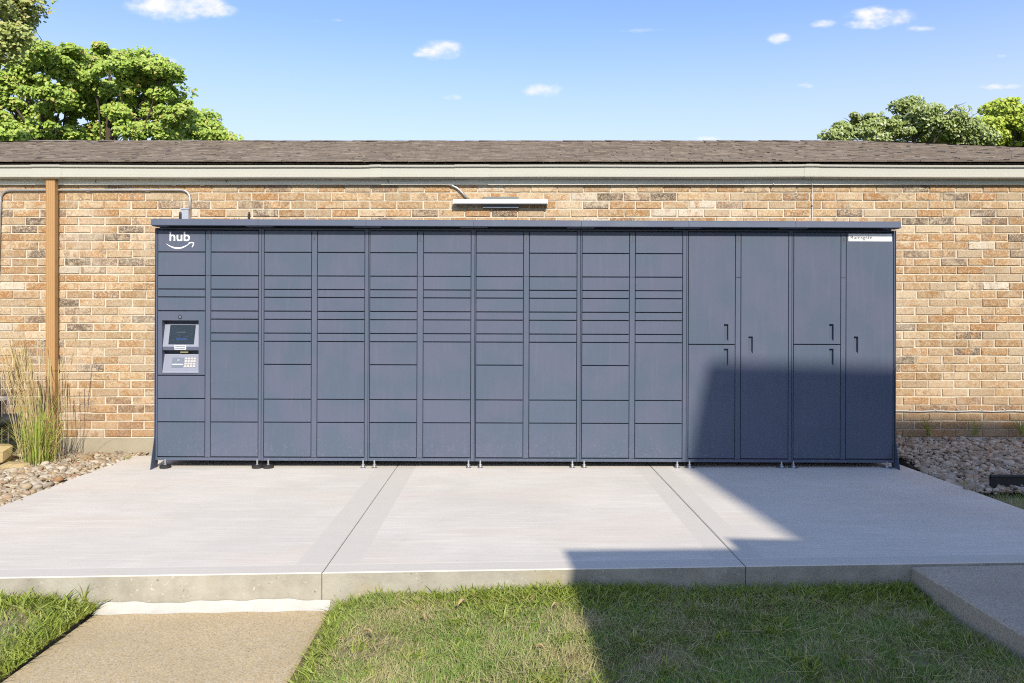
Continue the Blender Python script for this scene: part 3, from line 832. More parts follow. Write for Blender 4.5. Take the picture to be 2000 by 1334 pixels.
def stroke(pts, w0, w1):
    v = []; f = []
    for i, (x, y) in enumerate(pts):
        a = pts[max(i - 1, 0)]; b = pts[min(i + 1, len(pts) - 1)]
        dx, dy = b[0] - a[0], b[1] - a[1]; l_ = math.hypot(dx, dy); w = w0 + (w1 - w0) * i / (len(pts) - 1)
        v += [(lx(x + dy / l_ * w), LY - .0013, lz(y - dx / l_ * w)), (lx(x - dy / l_ * w), LY - .0013, lz(y + dx / l_ * w))]
    for i in range(len(pts) - 1): f.append((2 * i, 2 * i + 1, 2 * i + 3, 2 * i + 2))
    m.add(v, f)
stroke([(366.8, 474.8), (370, 473.8), (373.5, 473.4), (376.3, 474.0)], .9, 1.15)
stroke([(376.2, 473.2), (376.6, 475.6), (375.6, 479), (373.4, 482.6)], 1.15, .7)
m.build('smile_arrow', M['logo'], first_door)
px_a, px_b = 1655.5, 1740.0
m = MB(); m.cbox(lx(px_a), lx(px_b), LY - .0015, LY - .0001, lz(466.3), lz(451.6), .0004)
m.build('name_plate', M['logo'], last_door)
put_text('Ramsgate', 1659.5, 1702, 462.4, last_door, M['ink'], 'name_lettering', .014, LY - .0019, 7.0)

# touchscreen terminal
tp = MB(); x0, x1 = lx(307), lx(399); z0, z1 = lz(733) + .004, lz(607) - .004
ox0, ox1, oz0, oz1 = lx(315.5), lx(387), lz(729), lz(625.5)
c = .0025
xs = [x0 + c, ox0, ox1, x1 - c]; zs = [z0 + c, oz0, oz1, z1 - c]
v = [(x, LY, zz) for zz in zs for x in xs]; f = []
for j in range(3):
    for i in range(3):
        if i == 1 and j == 1: continue
        a = j * 4 + i; f.append((a, a + 1, a + 5, a + 4))
o = len(v); v += [(x0, LY + c, z0), (x1, LY + c, z0), (x1, LY + c, z1), (x0, LY + c, z1), (x0, LY + .022, z0), (x1, LY + .022, z0), (x1, LY + .022, z1), (x0, LY + .022, z1)]
f += [(o, o + 1, 3, 2, 1, 0), (o + 1, o + 2, 15, 11, 7, 3), (o + 2, o + 3, 12, 13, 14, 15), (o + 3, o, 0, 4, 8, 12)]
for i in range(4): f.append((o + 4 + i, o + 4 + (i + 1) % 4, o + (i + 1) % 4, o + i))
tp.add(v, f)
# recess walls and back
rd = .075
v = [(ox0, LY, oz0), (ox1, LY, oz0), (ox1, LY, oz1), (ox0, LY, oz1), (ox0, LY + rd, oz0), (ox1, LY + rd, oz0), (ox1, LY + rd, oz1), (ox0, LY + rd, oz1)]
tp.add(v, [(4, 5, 6, 7), (0, 1, 5, 4), (1, 2, 6, 5), (2, 3, 7, 6), (3, 0, 4, 7)])
term = tp.build('control_panel', M['paint'], lock)
def slope_plate(name, py_top, py_bot, y_top, y_bot, mat, th=.004, xa=ox0 + .001, xb=ox1 - .001, lift=0.0, parent=term):
    m = MB(); zt, zb = lz(py_top), lz(py_bot)
    d = Vector((0, y_bot - y_top, zb - zt)).normalized(); nrm = Vector((0, d.z, -d.y))
    if nrm.y > 0: nrm = -nrm
    a = [Vector((xa, y_top, zt)), Vector((xb, y_top, zt)), Vector((xb, y_bot, zb)), Vector((xa, y_bot, zb))]
    fr = [p + nrm * lift for p in a]; bk = [p + nrm * (lift - th) for p in a]
    m.add(fr + bk, [(3, 2, 1, 0), (4, 5, 6, 7), (0, 1, 5, 4), (1, 2, 6, 5), (2, 3, 7, 6), (3, 0, 4, 7)])
    return m.build(name, mat, parent)
TT, TB = (632.5, LY + .056), (677, LY + .010)         # tilted screen bezel top / bottom
slope_plate('screen_bezel', TT[0], TB[0], TT[1], TB[1], M['panel'])
def on_slope(A, B, t): return A[0] + (B[0] - A[0]) * t, A[1] + (B[1] - A[1]) * t
(p0, y0), (p1, y1) = on_slope(TT, TB, .05), on_slope(TT, TB, .90)
slope_plate('screen', p0, p1, y0, y1, M['screen'], .003, lx(326.5), lx(376.5), .0025)
slope_plate('bezel_edge', 677, 684, LY + .0095, LY + .012, M['paint'], .004)
m = MB()
for (pa, pb, mi) in ((674.5, 682.5, 0), (676, 678, 1), (679, 681, 1)):
    m.box(lx(339.5 + mi), lx(362 - mi), LY + .0055 - .001 * mi, LY + .0085, lz(pb), lz(pa), mi)
m.build('instruction_label', [M['logo'], M['reader']], term)
m = MB(); m.box(lx(348), lx(363), LY + .032, LY + .074, lz(689.5), lz(685), 0); m.build('barcode_scanner', M['yellow'], term)
KT, KB = (692, LY + .050), (728, LY + .004)
slope_plate('keypad_shelf', KT[0], KB[0], KT[1], KB[1], M['panel'])
(p0, y0), (p1, y1) = on_slope(KT, KB, .06), on_slope(KT, KB, .90)
slope_plate('shelf_inset', p0, p1, y0, y1, plain('terminal_plate_inner', (.21, .225, .28), .5, 0, .08, 60), .002, ox0 + .012, ox1 - .008, .0012)
(p0, y0), (p1, y1) = on_slope(KT, KB, .20), on_slope(KT, KB, .72)
slope_plate('card_reader', p0, p1, y0, y1, M['reader'], .002, lx(332.5), lx(355), .004)
(p0, y0), (p1, y1) = on_slope(KT, KB, .535), on_slope(KT, KB, .57)
slope_plate('card_slot', p0, p1, y0, y1, M['logo'], .001, lx(333.5), lx(354), .0048)
(p0, y0), (p1, y1) = on_slope(KT, KB, .27), on_slope(KT, KB, .38)
slope_plate('tap_symbol', p0, p1, y0, y1, M['panel'], .001, lx(342), lx(347), .0048)
m = MB()
for r in range(4):
    for q in range(4):
        (p0, y0), (p1, y1) = on_slope(KT, KB, .19 + r * .135), on_slope(KT, KB, .19 + r * .135 + .10)
        xa, xb = lx(357.5 + q * 5.6), lx(357.5 + q * 5.6 + 4.4)
        za, zb = lz(p0), lz(p1); yo = -.006
        vv = [(xa, y0 + yo, za), (xb, y0 + yo, za), (xb, y1 + yo, zb), (xa, y1 + yo, zb), (xa, y0, za), (xb, y0, za), (xb, y1, zb), (xa, y1, zb)]
        m.add(vv, [(3, 2, 1, 0), (0, 1, 5, 4), (1, 2, 6, 5), (2, 3, 7, 6), (3, 0, 4, 7)])
m.build('keypad', M['key'], term)
m = MB(); cxl, czl = lx(351), lz(619)
for (r0, r1, ya, yb, mi) in ((.0165, .0165, LY - .004, LY + .001, 0), (.011, .004, LY - .009, LY - .0041, 1)):
    n = 16; vv = [(cxl + r0 * math.cos(2 * math.pi * k / n), yb, czl + r0 * math.sin(2 * math.pi * k / n)) for k in range(n)] + [(cxl + r1 * math.cos(2 * math.pi * k / n), ya, czl + r1 * math.sin(2 * math.pi * k / n)) for k in range(n)]
    m.add(vv, [tuple(range(n, 2 * n))[::-1]] + [(k, (k + 1) % n, n + (k + 1) % n, n + k) for k in range(n)], mi)
m.build('camera_lens', [M['black'], M['reader']], term)

# canopy pieces
CYF = LY - .10
cs = F / CYF
czt, czb = CAMZ - (427 - CY) / cs, CAMZ - (440 - CY) / cs
cpx = [292, 502, 713, 923.5, 1134, 1344, 1553, 1759]
for k in range(7):
    xa, xb = (cpx[k] - CX) / cs + .0012, (cpx[k + 1] - CX) / cs - .0012
    prof = [(CYF + .004, czb), (CYF, czb + .004), (CYF + .009, czt - .007), (CYF + .017, czt), (LY + DEP, czt - .035), (LY + DEP, czt - .047), (CYF + .028, czt - .012), (CYF + .016, czb)]
    m = MB(); m.prism(prof, 'x', xa, xb); m.build('canopy', M['paint'], lock)
for k in range(8):
    xc = (cpx[k] - CX) / cs; w = .115
    xa, xb = max(xc - w, (cpx[0] - CX) / cs + .004), min(xc + w, (cpx[7] - CX) / cs - .004)
    m = MB(); m.box(xa, xb, CYF + .018, LY - .002, czb - .003, czb + .012); m.build('canopy_bracket', M['paint'], lock)

# end panels with forward foot
for sgn, xa in ((-1, LX0 - .003), (1, LX1 + .003)):
    xb = xa + sgn * -.022 if False else xa
    x_in, x_out = (xa, xa - .004) if sgn < 0 else (xa, xa + .004)
    xo = min(x_in, x_out), max(x_in, x_out)
    f0 = fl(xa) + .001
    poly = [(LY - .080, f0), (LY - .075, f0 + .012), (LY - .006, .27), (LY - .002, TOPZ), (LY + DEP, TOPZ), (LY + DEP, f0), (LY + DEP - .08, f0), (LY + DEP - .08, BOTZ), (LY + .06, BOTZ), (LY + .05, f0)]
    m = MB(); m.prism(poly, 'x', xo[0] - (.02 if sgn > 0 else 0), xo[1] + (.02 if sgn < 0 else 0)) if False else m.prism(poly, 'x', xo[0], xo[1])
    m.build('side_panel', M['paint'], lock)
# levelling feet
feet = [(322, 'big'), (502, 'big'), (523.5, 'big'), (709, 's'), (731, 's'), (915, 's'), (938, 's'), (1118, 's'), (1141, 's'), (1323, 's'), (1347, 'm'), (1527, 'm'), (1550, 'm'), (1733, 'm')]
for (px, kind) in feet:
    for back in (0, 1):
        yf = LY + (.006 if not back else DEP - .06)
        x = lx(px); base = fl(x)
        if back: x = x + .0
        ft = link('levelling_foot', None, lock, (x, yf, base))
        r = {'big': .046, 's': .024, 'm': .042}[kind]
        m = MB(); m.lathe([(.0075, base + .012), (.0075, BOTZ + .01)], x, yf, 10); m.lathe([(.014, base + .022), (.014, base + .032)], x, yf, 6)
        m.build('stem', M['steel'], ft)
        m = MB()
        if kind == 'big': m.lathe([(r * .93, base + .0005), (r, base + .006), (r, base + .020), (r * .8, base + .026), (r * .35, base + .028)], x, yf, 20)
        else: m.lathe([(r, base + .0005), (r, base + .005), (r * .55, base + .011), (r * .4, base + .018)], x, yf, 18)
        m.build('pad', M['rubber'] if kind == 'big' else M['steel'], ft)
# antenna stubs on the canopy
for px in (350.5, 484.5):
    p = P(px, 424, LY + .12)
    zt = czt - .008
    m = MB(); m.lathe([(.011, zt - .01), (.011, zt + .080), (.0095, zt + .090), (.006, zt + .096)], p.x, p.y, 12); m.build('antenna', M['black'], lock)

# ================================================================== THINGS ON THE WALL
# downspout with fluted front
dx0, dx1 = P(88.5, 0, 6.915).x, P(106.5, 0, 6.915).x
m = MB(); prof = []
nf = 4
prof += [(dx0, 6.975), (dx0, 6.921), (dx0 + .006, 6.915)]
for i in range(nf):
    a = dx0 + .006 + (dx1 - dx0 - .012) * (i + .25) / nf; b = dx0 + .006 + (dx1 - dx0 - .012) * (i + .75) / nf
    prof += [(a - .002, 6.915), (a, 6.9178), (b, 6.9178), (b + .002, 6.915)]
prof += [(dx1 - .006, 6.915), (dx1, 6.921), (dx1, 6.975)]
dsp = tag(empty('downspout', ((dx0 + dx1) / 2, 6.95, -.03)), 'tan painted rectangular downspout running down the wall from gutter to gravel', 'downspout')
m.prism(prof, 'z', -.03, 2.590); m.build('pipe', M['tan'], dsp)
m = MB(); m.box(dx0 - .004, dx1 + .004, 6.911, 6.979, .78, .795); m.build('strap', M['tan'], dsp)
m = MB(); m.box(dx0 - .003, dx1 + .003, 6.912, 6.978, -.028, .20); m.build('lower_sleeve', M['tan'], dsp)

# conduits
def conduit(name, pts, r, label, couplings, bend=.09):
    root = tag(empty(name, pts[0]), label, 'conduit', None)
    m = MB(); m.tube(arc_path(pts, bend, 8), r, 10); m.build('pipe', M['conduit'], root, smooth=True)
    for (p, d) in couplings:
        d = Vector(d).normalized(); m = MB(); m.tube([p - d * .022, p - d * .02, p + d * .02, p + d * .022], [r, r + .004, r + .004, r], 10); m.build('coupling', M['steel'], root)
    return root
cy = 6.984
conduit('conduit', [P(-260, 360, cy), P(872, 359.5, cy), P(893, 366, cy), P(917, 392, cy)], .011,
        'grey metal conduit under the frieze, running to the wall light', [(P(340, 360, cy), (1, 0, 0)), (P(395, 360, cy), (1, 0, 0)), (P(-60, 360, cy), (1, 0, 0))], .05)
lc = conduit('conduit', [P(-7, 640, cy), P(1.5, 371.5, cy), P(371.5, 371, cy), P(371, 419, cy)], .0115,
        'lower grey conduit bending down into the box on the locker top', [(P(288, 371.2, cy), (1, 0, 0)), (P(172, 371.2, cy), (1, 0, 0))], .10)
b0, b1 = P(355, 424, 6.84), P(370, 424, 6.84)
m = MB(); zt = czt - .03
m.cbox(b0.x, b1.x, 6.82, 6.88, zt, P(0, 409.5, 6.84).z, .003); m.box(b0.x - .006, b1.x + .006, 6.815, 6.885, P(0, 409.5, 6.84).z + .0005, P(0, 407, 6.84).z)
m.build('junction_box', M['steel'], lc)
m = MB(); m.tube([P(371, 417, cy), Vector((P(371, 0, cy).x, 6.90, P(0, 419, 6.9).z)), Vector((b1.x - .005, 6.88, zt + .02))], .013, 10); m.build('elbow', M['steel'], lc)

# white data cable clipped along the frieze
fyv = 6.9585
cpts = [P(x, y, fyv) for x, y in ((-200, 353), (0, 352.5), (90, 356), (187, 354.5), (312, 348.8), (380, 351), (442, 354), (540, 352.5), (645, 350), (700, 352.5), (758, 354.2), (880, 353.6), (925, 350), (961, 347),
        (1080, 349.2), (1189, 347.8), (1300, 351), (1400, 350.8), (1456, 348), (1530, 348), (1572, 347))]
cpts += [P(1580, 349, 6.957), P(1585, 355, 6.956), P(1587, 361, 6.958), P(1587, 367, 6.990), P(1586.5, 400, 6.993), P(1587, 436, 6.993)]
cb = tag(empty('cable', cpts[0]), 'thin white cable clipped along the frieze and dropping behind the lockers', 'cable')
m = MB(); m.tube(cpts, .0036, 6); m.build('wire', M['cable'], cb)
for (x, y) in ((187, 354.5), (312, 348.8), (442, 354), (645, 350), (758, 354.2), (961, 347), (1189, 347.8), (1456, 348)):
    p = P(x, y, fyv); m = MB(); m.box(p.x - .003, p.x + .003, fyv - .006, fyv + .004, p.z - .009, p.z + .009); m.build('clip', M['black'], cb)
p = P(1586, 402, 6.99); m = MB(); m.box(p.x - .006, p.x + .006, 6.986, 6.998, p.z - .004, p.z + .004); m.build('clip', M['black'], cb)
cpts = [P(1490, 348, 6.9590), P(1503, 350, 6.957), P(1509, 355, 6.955), P(1512, 361, 6.955)]
tag((lambda m_: (m_.tube(cpts, .0034, 6), m_.build('cable', M['cable']))[1])(MB()), 'short cut cable end dangling from the frieze above the lockers', 'cable')
# second thin wire, left
cpts = [P(x, y, 6.9600) for x, y in ((-200, 347), (0, 350), (60, 352), (120, 354.8))]

# pale line at the wall's shadow edge, built as an added cable with clips
yv = 6.990
cpts = [P(1700 + i * 20, 803 + .6 * math.sin(i * 1.7), yv) for i in range(40)]
cr = tag(empty('cable', cpts[0]), 'pale line at the shadow edge low on the brick wall right of the lockers, added as a thin cable', 'cable')
m = MB(); m.tube(cpts, .0055, 6); m.build('wire', M['cable'], cr)
for i in range(6):
    p = P(1781 + i * 45.2, 801, yv); m = MB(); m.tube([p + Vector((-.014, -.004, .016)), p + Vector((0, -.008, .002)), p + Vector((.014, -.004, -.008))], .0035, 5); m.build('clip', M['cable'], cr)

# linear wall light
wl = tag(empty('wall_light', P(978, 395, 6.95)), 'slim white linear light fixed to the brick above the lockers', 'wall light')
wy = 6.915
x0, x1 = P(886.5, 0, wy).x, P(1069, 0, wy).x; z0, z1 = P(0, 398.3, wy).z, P(0, 389, wy).z
m = MB(); m.cbox(x0, x1, wy, wy + .02, z0 + .004, z1, .003); m.build('diffuser', M['white'], wl)
m = MB(); m.box(x0 + .001, x1 - .001, wy + .0205, wy + .055, z0 + .002, z1 - .002); m.box(x0, x1, wy + .002, wy + .02, z0 - .001, z0 + .0035); m.build('housing', M['dark_metal'], wl)
for xe in (x0 - .0065, x1 + .0005):
    m = MB(); m.box(xe, xe + .006, wy - .001, wy + .056, z0 - .002, z1 + .001); m.build('end_cap', M['steel'], wl)
bx0, bx1 = P(943, 0, 6.96).x, P(1013, 0, 6.96).x
m = MB(); m.cbox(bx0, bx1, wy + .0555, 6.998, P(0, 406.5, 6.96).z, P(0, 384, 6.96).z, .002); m.build('mounting_plate', M['dark_metal'], wl)
m = MB(); m.box(bx0, bx1, wy + .052, wy + .055, P(0, 405.6, 6.96).z, P(0, 404.6, 6.96).z); m.build('trim_strip', M['steel'], wl)

# ================================================================== GRAVEL, ROCKS, EDGING
def ico():
    t = (1 + 5 ** .5) / 2
    v = np.array([(-1, t, 0), (1, t, 0), (-1, -t, 0), (1, -t, 0), (0, -1, t), (0, 1, t), (0, -1, -t), (0, 1, -t), (t, 0, -1), (t, 0, 1), (-t, 0, -1), (-t, 0, 1)], float)
    f = [(0, 11, 5), (0, 5, 1), (0, 1, 7), (0, 7, 10), (0, 10, 11), (1, 5, 9), (5, 11, 4), (11, 10, 2), (10, 7, 6), (7, 1, 8), (3, 9, 4), (3, 4, 2), (3, 2, 6), (3, 6, 8), (3, 8, 9), (4, 9, 5), (2, 4, 11), (6, 2, 10), (8, 6, 7), (9, 8, 1)]
    v /= np.linalg.norm(v, axis=1)[:, None]
    vl = [tuple(a) for a in v]; cache = {}; nf = []
    def mid(a, b):
        k = (min(a, b), max(a, b))
        if k not in cache:
            p = (np.array(vl[a]) + np.array(vl[b])); p /= np.linalg.norm(p); cache[k] = len(vl); vl.append(tuple(p))
        return cache[k]
    for a, b, c in f:
        ab, bc, ca = mid(a, b), mid(b, c), mid(c, a); nf += [(a, ab, ca), (b, bc, ab), (c, ca, bc), (ab, bc, ca)]
    return np.array(vl), np.array(nf)
IV, IF = ico()
def stones(name, pts, sizes, mat, parent=None):
    n = len(pts); nv = len(IV); out = np.zeros((n, nv, 3))
    for i in range(n):
        d = IV * (1 + RNG.normal(0, .13, (nv, 1))) * np.array([RNG.uniform(.8, 1.35), RNG.uniform(.7, 1.1), RNG.uniform(.38, .7)])
        a, b, c = RNG.uniform(-.5, .5), RNG.uniform(-.5, .5), RNG.uniform(0, 6.28)
        ca, sa, cb_, sb, cc, sc_ = math.cos(a), math.sin(a), math.cos(b), math.sin(b), math.cos(c), math.sin(c)
        R = np.array([[cc, -sc_, 0], [sc_, cc, 0], [0, 0, 1]]) @ np.array([[1, 0, 0], [0, ca, -sa], [0, sa, ca]]) @ np.array([[cb_, 0, sb], [0, 1, 0], [-sb, 0, cb_]])
        out[i] = (d * sizes[i]) @ R.T + pts[i]
    faces = (IF[None] + (np.arange(n) * nv)[:, None, None]).reshape(-1)
    return mesh_np(name, out.reshape(-1, 3), faces, np.full(n * len(IF), 3), mat, parent, smooth=False)
def scatter_bed(x0, x1, y0, y1, n, keep, zf):
    pts = []; sizes = []
    while len(pts) < n:
        x, y = RNG.uniform(x0, x1), RNG.uniform(y0, y1)
        if not keep(x, y): continue
        s = float(np.clip(RNG.lognormal(math.log(.0145), .45), .006, .045))
        pts.append((x, y, zf(x, y) + RNG.uniform(.0, .030) + s * .2)); sizes.append(s)
    return np.array(pts), np.array(sizes)
edge_l = lambda y: SL + .015 + .02 * math.sin(y * 5) + .012 * math.sin(y * 17)
p, s = scatter_bed(-5.35, SL + .06, 4.55, 6.985, 6800, lambda x, y: x < edge_l(y) + (.06 if RNG.random() < .06 else 0) and x > -.74 * y - .35, bedz)
o = stones('gravel', p, s, M['stone_warm']); tag(o, 'tan and cream river gravel left of the concrete pad', 'gravel', kind='stuff')
edge_r = lambda y: SR - .02 + .02 * math.sin(y * 4.3) + .015 * math.sin(y * 13)
p, s = scatter_bed(SR - .05, 5.6, 5.50, 6.985, 8500, lambda x, y: x > edge_r(y) - (.05 if RNG.random() < .06 else 0) and x < .76 * y + .3, lambda x, y: bedz(x, y) + .13 * max(0, (y - 5.95)))
o = stones('gravel', p, s * .9, M['stone_grey']); tag(o, 'grey-brown river gravel right of the concrete pad', 'gravel', kind='stuff')

def rock(loc, sx, sy, sz, label, mat, seed):
    r = np.random.default_rng(seed); v = IV.copy()
    v = np.sign(v) * np.abs(v) ** .7
    v *= (1 + r.normal(0, .10, (len(v), 1))); v *= np.array([sx, sy, sz]); 
    m = MB(); m.add([(loc[0] + a, loc[1] + b, loc[2] + c) for a, b, c in v], [tuple(f) for f in IF]); o = m.build('rock', mat)
    return tag(o, label, 'rock')
q = G(2, 905); rock((q.x - .05, q.y, .07), .13, .12, .10, 'rounded yellow limestone rock at the left edge beneath the condenser', M['rock'], 3)
q = G(30, 912); rock((q.x, q.y, .005), .12, .08, .035, 'flat tan stone at the foot of the tall grass clump', M['rock'], 5)
q = G(1893, 955); rock((q.x, q.y, .012), .045, .03, .02, 'pale round cobble on the right pad edge', M['stone_grey'], 6)

q = G(1936, 953, -.01)
ed = MB(); ed.box(q.x, 6.4, q.y, q.y + .022, -.06, .072); ed.tube([(q.x, q.y + .011, .074), (6.4, q.y + .011, .074)], .015, 8)
tag(ed.build('garden_edging', plain('edging_black', (.018, .018, .017), .65, 0, .5, 14, .3, 40)), 'black plastic garden edging strip at the right end of the gravel', 'edging')

# condenser unit at the left edge, mostly out of frame
ac = tag(empty('air_conditioner', (-4.95, 6.50, 0)), 'outdoor air conditioner with white top and wire guard at the left edge', 'air conditioner')
ax1 = P(16, 0, 6.72).x; ax0 = ax1 - .62; ay0, ay1 = 6.30, 6.72; at = P(0, 784, 6.35).z
m = MB(); m.cbox(ax0 - .015, ax1 + .002, ay0 - .01, ay1, at - .028, at, .006); m.build('top_cover', M['white'], ac)
m = MB(); m.box(ax0 + .03, ax1 - .03, ay0 + .035, ay1 - .03, .06, at - .03); m.build('coil', plain('dark_coil', (.045, .05, .045), .6, .2, .3, 90), ac)
m = MB()
for i in range(9): x = ax0 + (ax1 - ax0) * i / 8; m.tube([(x, ay0, .05), (x, ay0, at - .028)], .0035, 5)
for i in range(8): zz = .07 + (at - .11) * i / 7; m.tube([(ax0, ay0 - .004, zz), (ax1, ay0 - .004, zz)], .002, 5)
for i in range(6): y = ay0 + (ay1 - ay0) * i / 5; m.tube([(ax1, y, .05), (ax1, y, at - .028)], .0035, 5)
m.build('wire_guard', M['steel'], ac)
m = MB(); m.box(ax0 - .02, ax1 + .02, ay0 - .02, ay1 + .02, -.02, .05); m.build('base', M['foundation'], ac)
m = MB(); pts = arc_path([Vector((ax1 - .04, 6.62, .32)), P(22, 817, 6.62), P(44, 832, 6.65), P(48, 880, 6.70)], .12, 6); m.tube(pts, .045, 12)
tag(m.build('insulated_hose', M['rubber'], smooth=True), 'thick black insulated hose arching down behind the tall grass', 'hose')

# ================================================================== GRASSES
def blades(name, base, height, width, lean, mat, parent=None, curl=.5, origin=(0, 0, 0)):
    """base (N,3); arrays of height/width; lean (N,2) horizontal tip offset -> tapered bent strips"""
    n = len(base)
    ang = RNG.uniform(0, math.pi, n); wx = np.cos(ang) * width / 2; wy_ = np.sin(ang) * width / 2
    ts = [0, .4, .75, 1.0]; ws = [1.0, .85, .5, 0]
    V = np.zeros((n, 7, 3))
    for k, (t, w) in enumerate(zip(ts, ws)):
        cx = base[:, 0] + lean[:, 0] * t ** (1 + curl); cy_ = base[:, 1] + lean[:, 1] * t ** (1 + curl)
        drop = 1 - .25 * curl * t * t * np.minimum(1.5, np.hypot(lean[:, 0], lean[:, 1]) / np.maximum(height, 1e-4))
        cz = base[:, 2] + height * t * drop
        if k < 3:
            V[:, 2 * k] = np.stack([cx - wx * w, cy_ - wy_ * w, cz], 1); V[:, 2 * k + 1] = np.stack([cx + wx * w, cy_ + wy_ * w, cz], 1)
        else: V[:, 6] = np.stack([cx, cy_, cz], 1)
    f = np.array([0, 1, 3, 2, 2, 3, 5, 4, 4, 5, 6]); cnt = np.array([4, 4, 3])
    F_ = (f[None] + (np.arange(n) * 7)[:, None]).reshape(-1)
    return mesh_np(name, V.reshape(-1, 3), F_, np.tile(cnt, n), mat, parent, origin)
def lawn_pts(x0, x1, y0, y1f, n):
    x = RNG.uniform(x0, x1, n); t = RNG.random(n); y1 = np.array([y1f(a) for a in x]); y = y0 + (y1 - y0) * t
    zz = np.array([lawn_z(a, b) for a, b in zip(x, y)])
    return np.stack([x, y, zz], 1)
def fine_grass(name, pts, mat, label, hmul=1.0):
    bare = np.sin(pts[:, 0] * 5.1 + 2.0 * np.sin(pts[:, 1] * 3.3)) * np.sin(pts[:, 1] * 6.7 + 1.5 * np.sin(pts[:, 0] * 2.9 + 1)); pts = pts[(bare < .55) | (RNG.random(len(pts)) < .45)]
    n = len(pts); pn = np.sin(pts[:, 0] * 3.1 + 1.3) * np.cos(pts[:, 1] * 4.2) * .5 + .5
    h = RNG.uniform(.018, .046, n) * (.7 + .6 * pn) * hmul; w = RNG.uniform(.0024, .0046, n)
    a = RNG.uniform(0, 6.28, n) ; l = h * RNG.uniform(.2, 1.3, n)
    tuft = np.stack([np.sin(pts[:, 0] * 9 + pts[:, 1] * 6), np.cos(pts[:, 1] * 8 - pts[:, 0] * 5)], 1) * .5
    lean = (np.stack([np.cos(a), np.sin(a)], 1) + tuft) * l[:, None]
    o = blades(name, pts, h, w, lean, mat)
    return tag(o, label, 'grass', kind='stuff')
pc = np.concatenate([lawn_pts(LAWN_C[0] + .0, LAWN_C[1] - .02, 2.55, lambda x: fy(x) - .012, 72000), lawn_pts(LAWN_C[0], LAWN_C[1] - .02, .6, lambda x: 2.6, 22000)])
fine_grass('grass', pc, M['grass'], 'patchy lawn between the two paths, half in shade')
pl = np.concatenate([lawn_pts(-3.9, LAWN_L[1] + .0, 2.4, lambda x: fy(max(x, SL)) - .012, 30000), lawn_pts(-5.5, -3.4, 3.0, lambda x: 4.4 if x < SL else fy(x) - .01, 9000)])
fine_grass('grass', pl, M['grass'], 'sunlit lawn left of the tan footpath')
# coarse bright grass along the edges of the pad and paths
def coarse(pts, label, hm=1.0):
    n = len(pts); h = RNG.uniform(.03, .075, n) * hm; w = RNG.uniform(.005, .010, n); a = RNG.uniform(0, 6.28, n); l = h * RNG.uniform(.5, 1.5, n)
    o = blades('coarse_grass', pts, h, w, np.stack([np.cos(a), np.sin(a) * .7 - .25], 1) * l[:, None], M['crab'])
    tag(o, label, 'grass', kind='stuff')
n = 7500; x = RNG.uniform(LAWN_C[0], LAWN_C[1], n); y = np.array([fy(a) for a in x]) - .012 - np.abs(RNG.normal(0, .115, n)); keep = RNG.random(n) < (.35 + .65 * (np.sin(x * 3.7 + .5) > -.3))
x, y = x[keep], y[keep]
coarse(np.stack([x, y, np.array([lawn_z(a, b) for a, b in zip(x, y)])], 1), 'bright coarse grass along the front edge of the pad')
n = 1800; x = RNG.uniform(-3.6, LAWN_L[1] + .05, n); y = np.array([fy(max(a, SL)) for a in x]) - .012 - np.abs(RNG.normal(0, .09, n))
x2 = LAWN_L[1] + .045 - np.abs(RNG.normal(0, .08, 1300)); y2 = RNG.uniform(2.5, fy(-2.1) - .02, 1300)
x, y = np.concatenate([x, x2]), np.concatenate([y, y2])
coarse(np.stack([x, y, np.array([lawn_z(a, b) for a, b in zip(x, y)])], 1), 'bright coarse grass edging the left lawn')
n = 700; x = LAWN_C[0] + np.abs(RNG.normal(0, .05, n)); y = RNG.uniform(2.5, fy(-.85) - .02, n)
coarse(np.stack([x, y, np.array([lawn_z(a, b) for a, b in zip(x, y)])], 1), 'coarse grass creeping over the right edge of the tan footpath')
tx = []; 
for k in range(70):
    cx_, cy_ = RNG.uniform(LAWN_C[0] + .05, LAWN_C[1] - .05), RNG.uniform(2.7, 3.72); q_ = RNG.normal(0, .022, (int(RNG.integers(14, 46)), 2)); tx.append(q_ + (cx_, cy_))
tx = np.concatenate(tx); tx = tx[[b < fy(a) - .02 for a, b in tx]]
coarse(np.stack([tx[:, 0], tx[:, 1], np.array([lawn_z(a, b) for a, b in tx])], 1), 'coarse tufts standing out of the middle lawn', .85)
tx = np.concatenate([RNG.normal(0, .03, (40, 2)) + (c_x, c_y) for c_x, c_y in ((-2.12, fy(-2.1) - .06), (-2.2, fy(-2.2) - .05), (-2.34, fy(-2.3) - .05), (-2.5, fy(-2.5) - .06), (-2.13, 3.45), (-2.11, 3.25))])
tx = tx[[b < fy(a) - .008 for a, b in tx]]
coarse(np.stack([tx[:, 0], tx[:, 1], np.array([lawn_z(a, b) for a, b in tx])], 1), 'long ragged tufts at the corner of the left lawn by the pad', 1.5)
# lawn strip right of the pad
n = 9000; x = RNG.uniform(SR + .03, 5.6, n); y = RNG.uniform(4.2, 5.49, n); k = x > SR + .06 + .03 * np.sin(y * 9); x, y = x[k], y[k]
pts = np.stack([x, y, np.full(len(x), -.045)], 1)
fine_grass('grass', pts, M['grass'], 'shaded lawn strip in front of the black edging', 1.1)

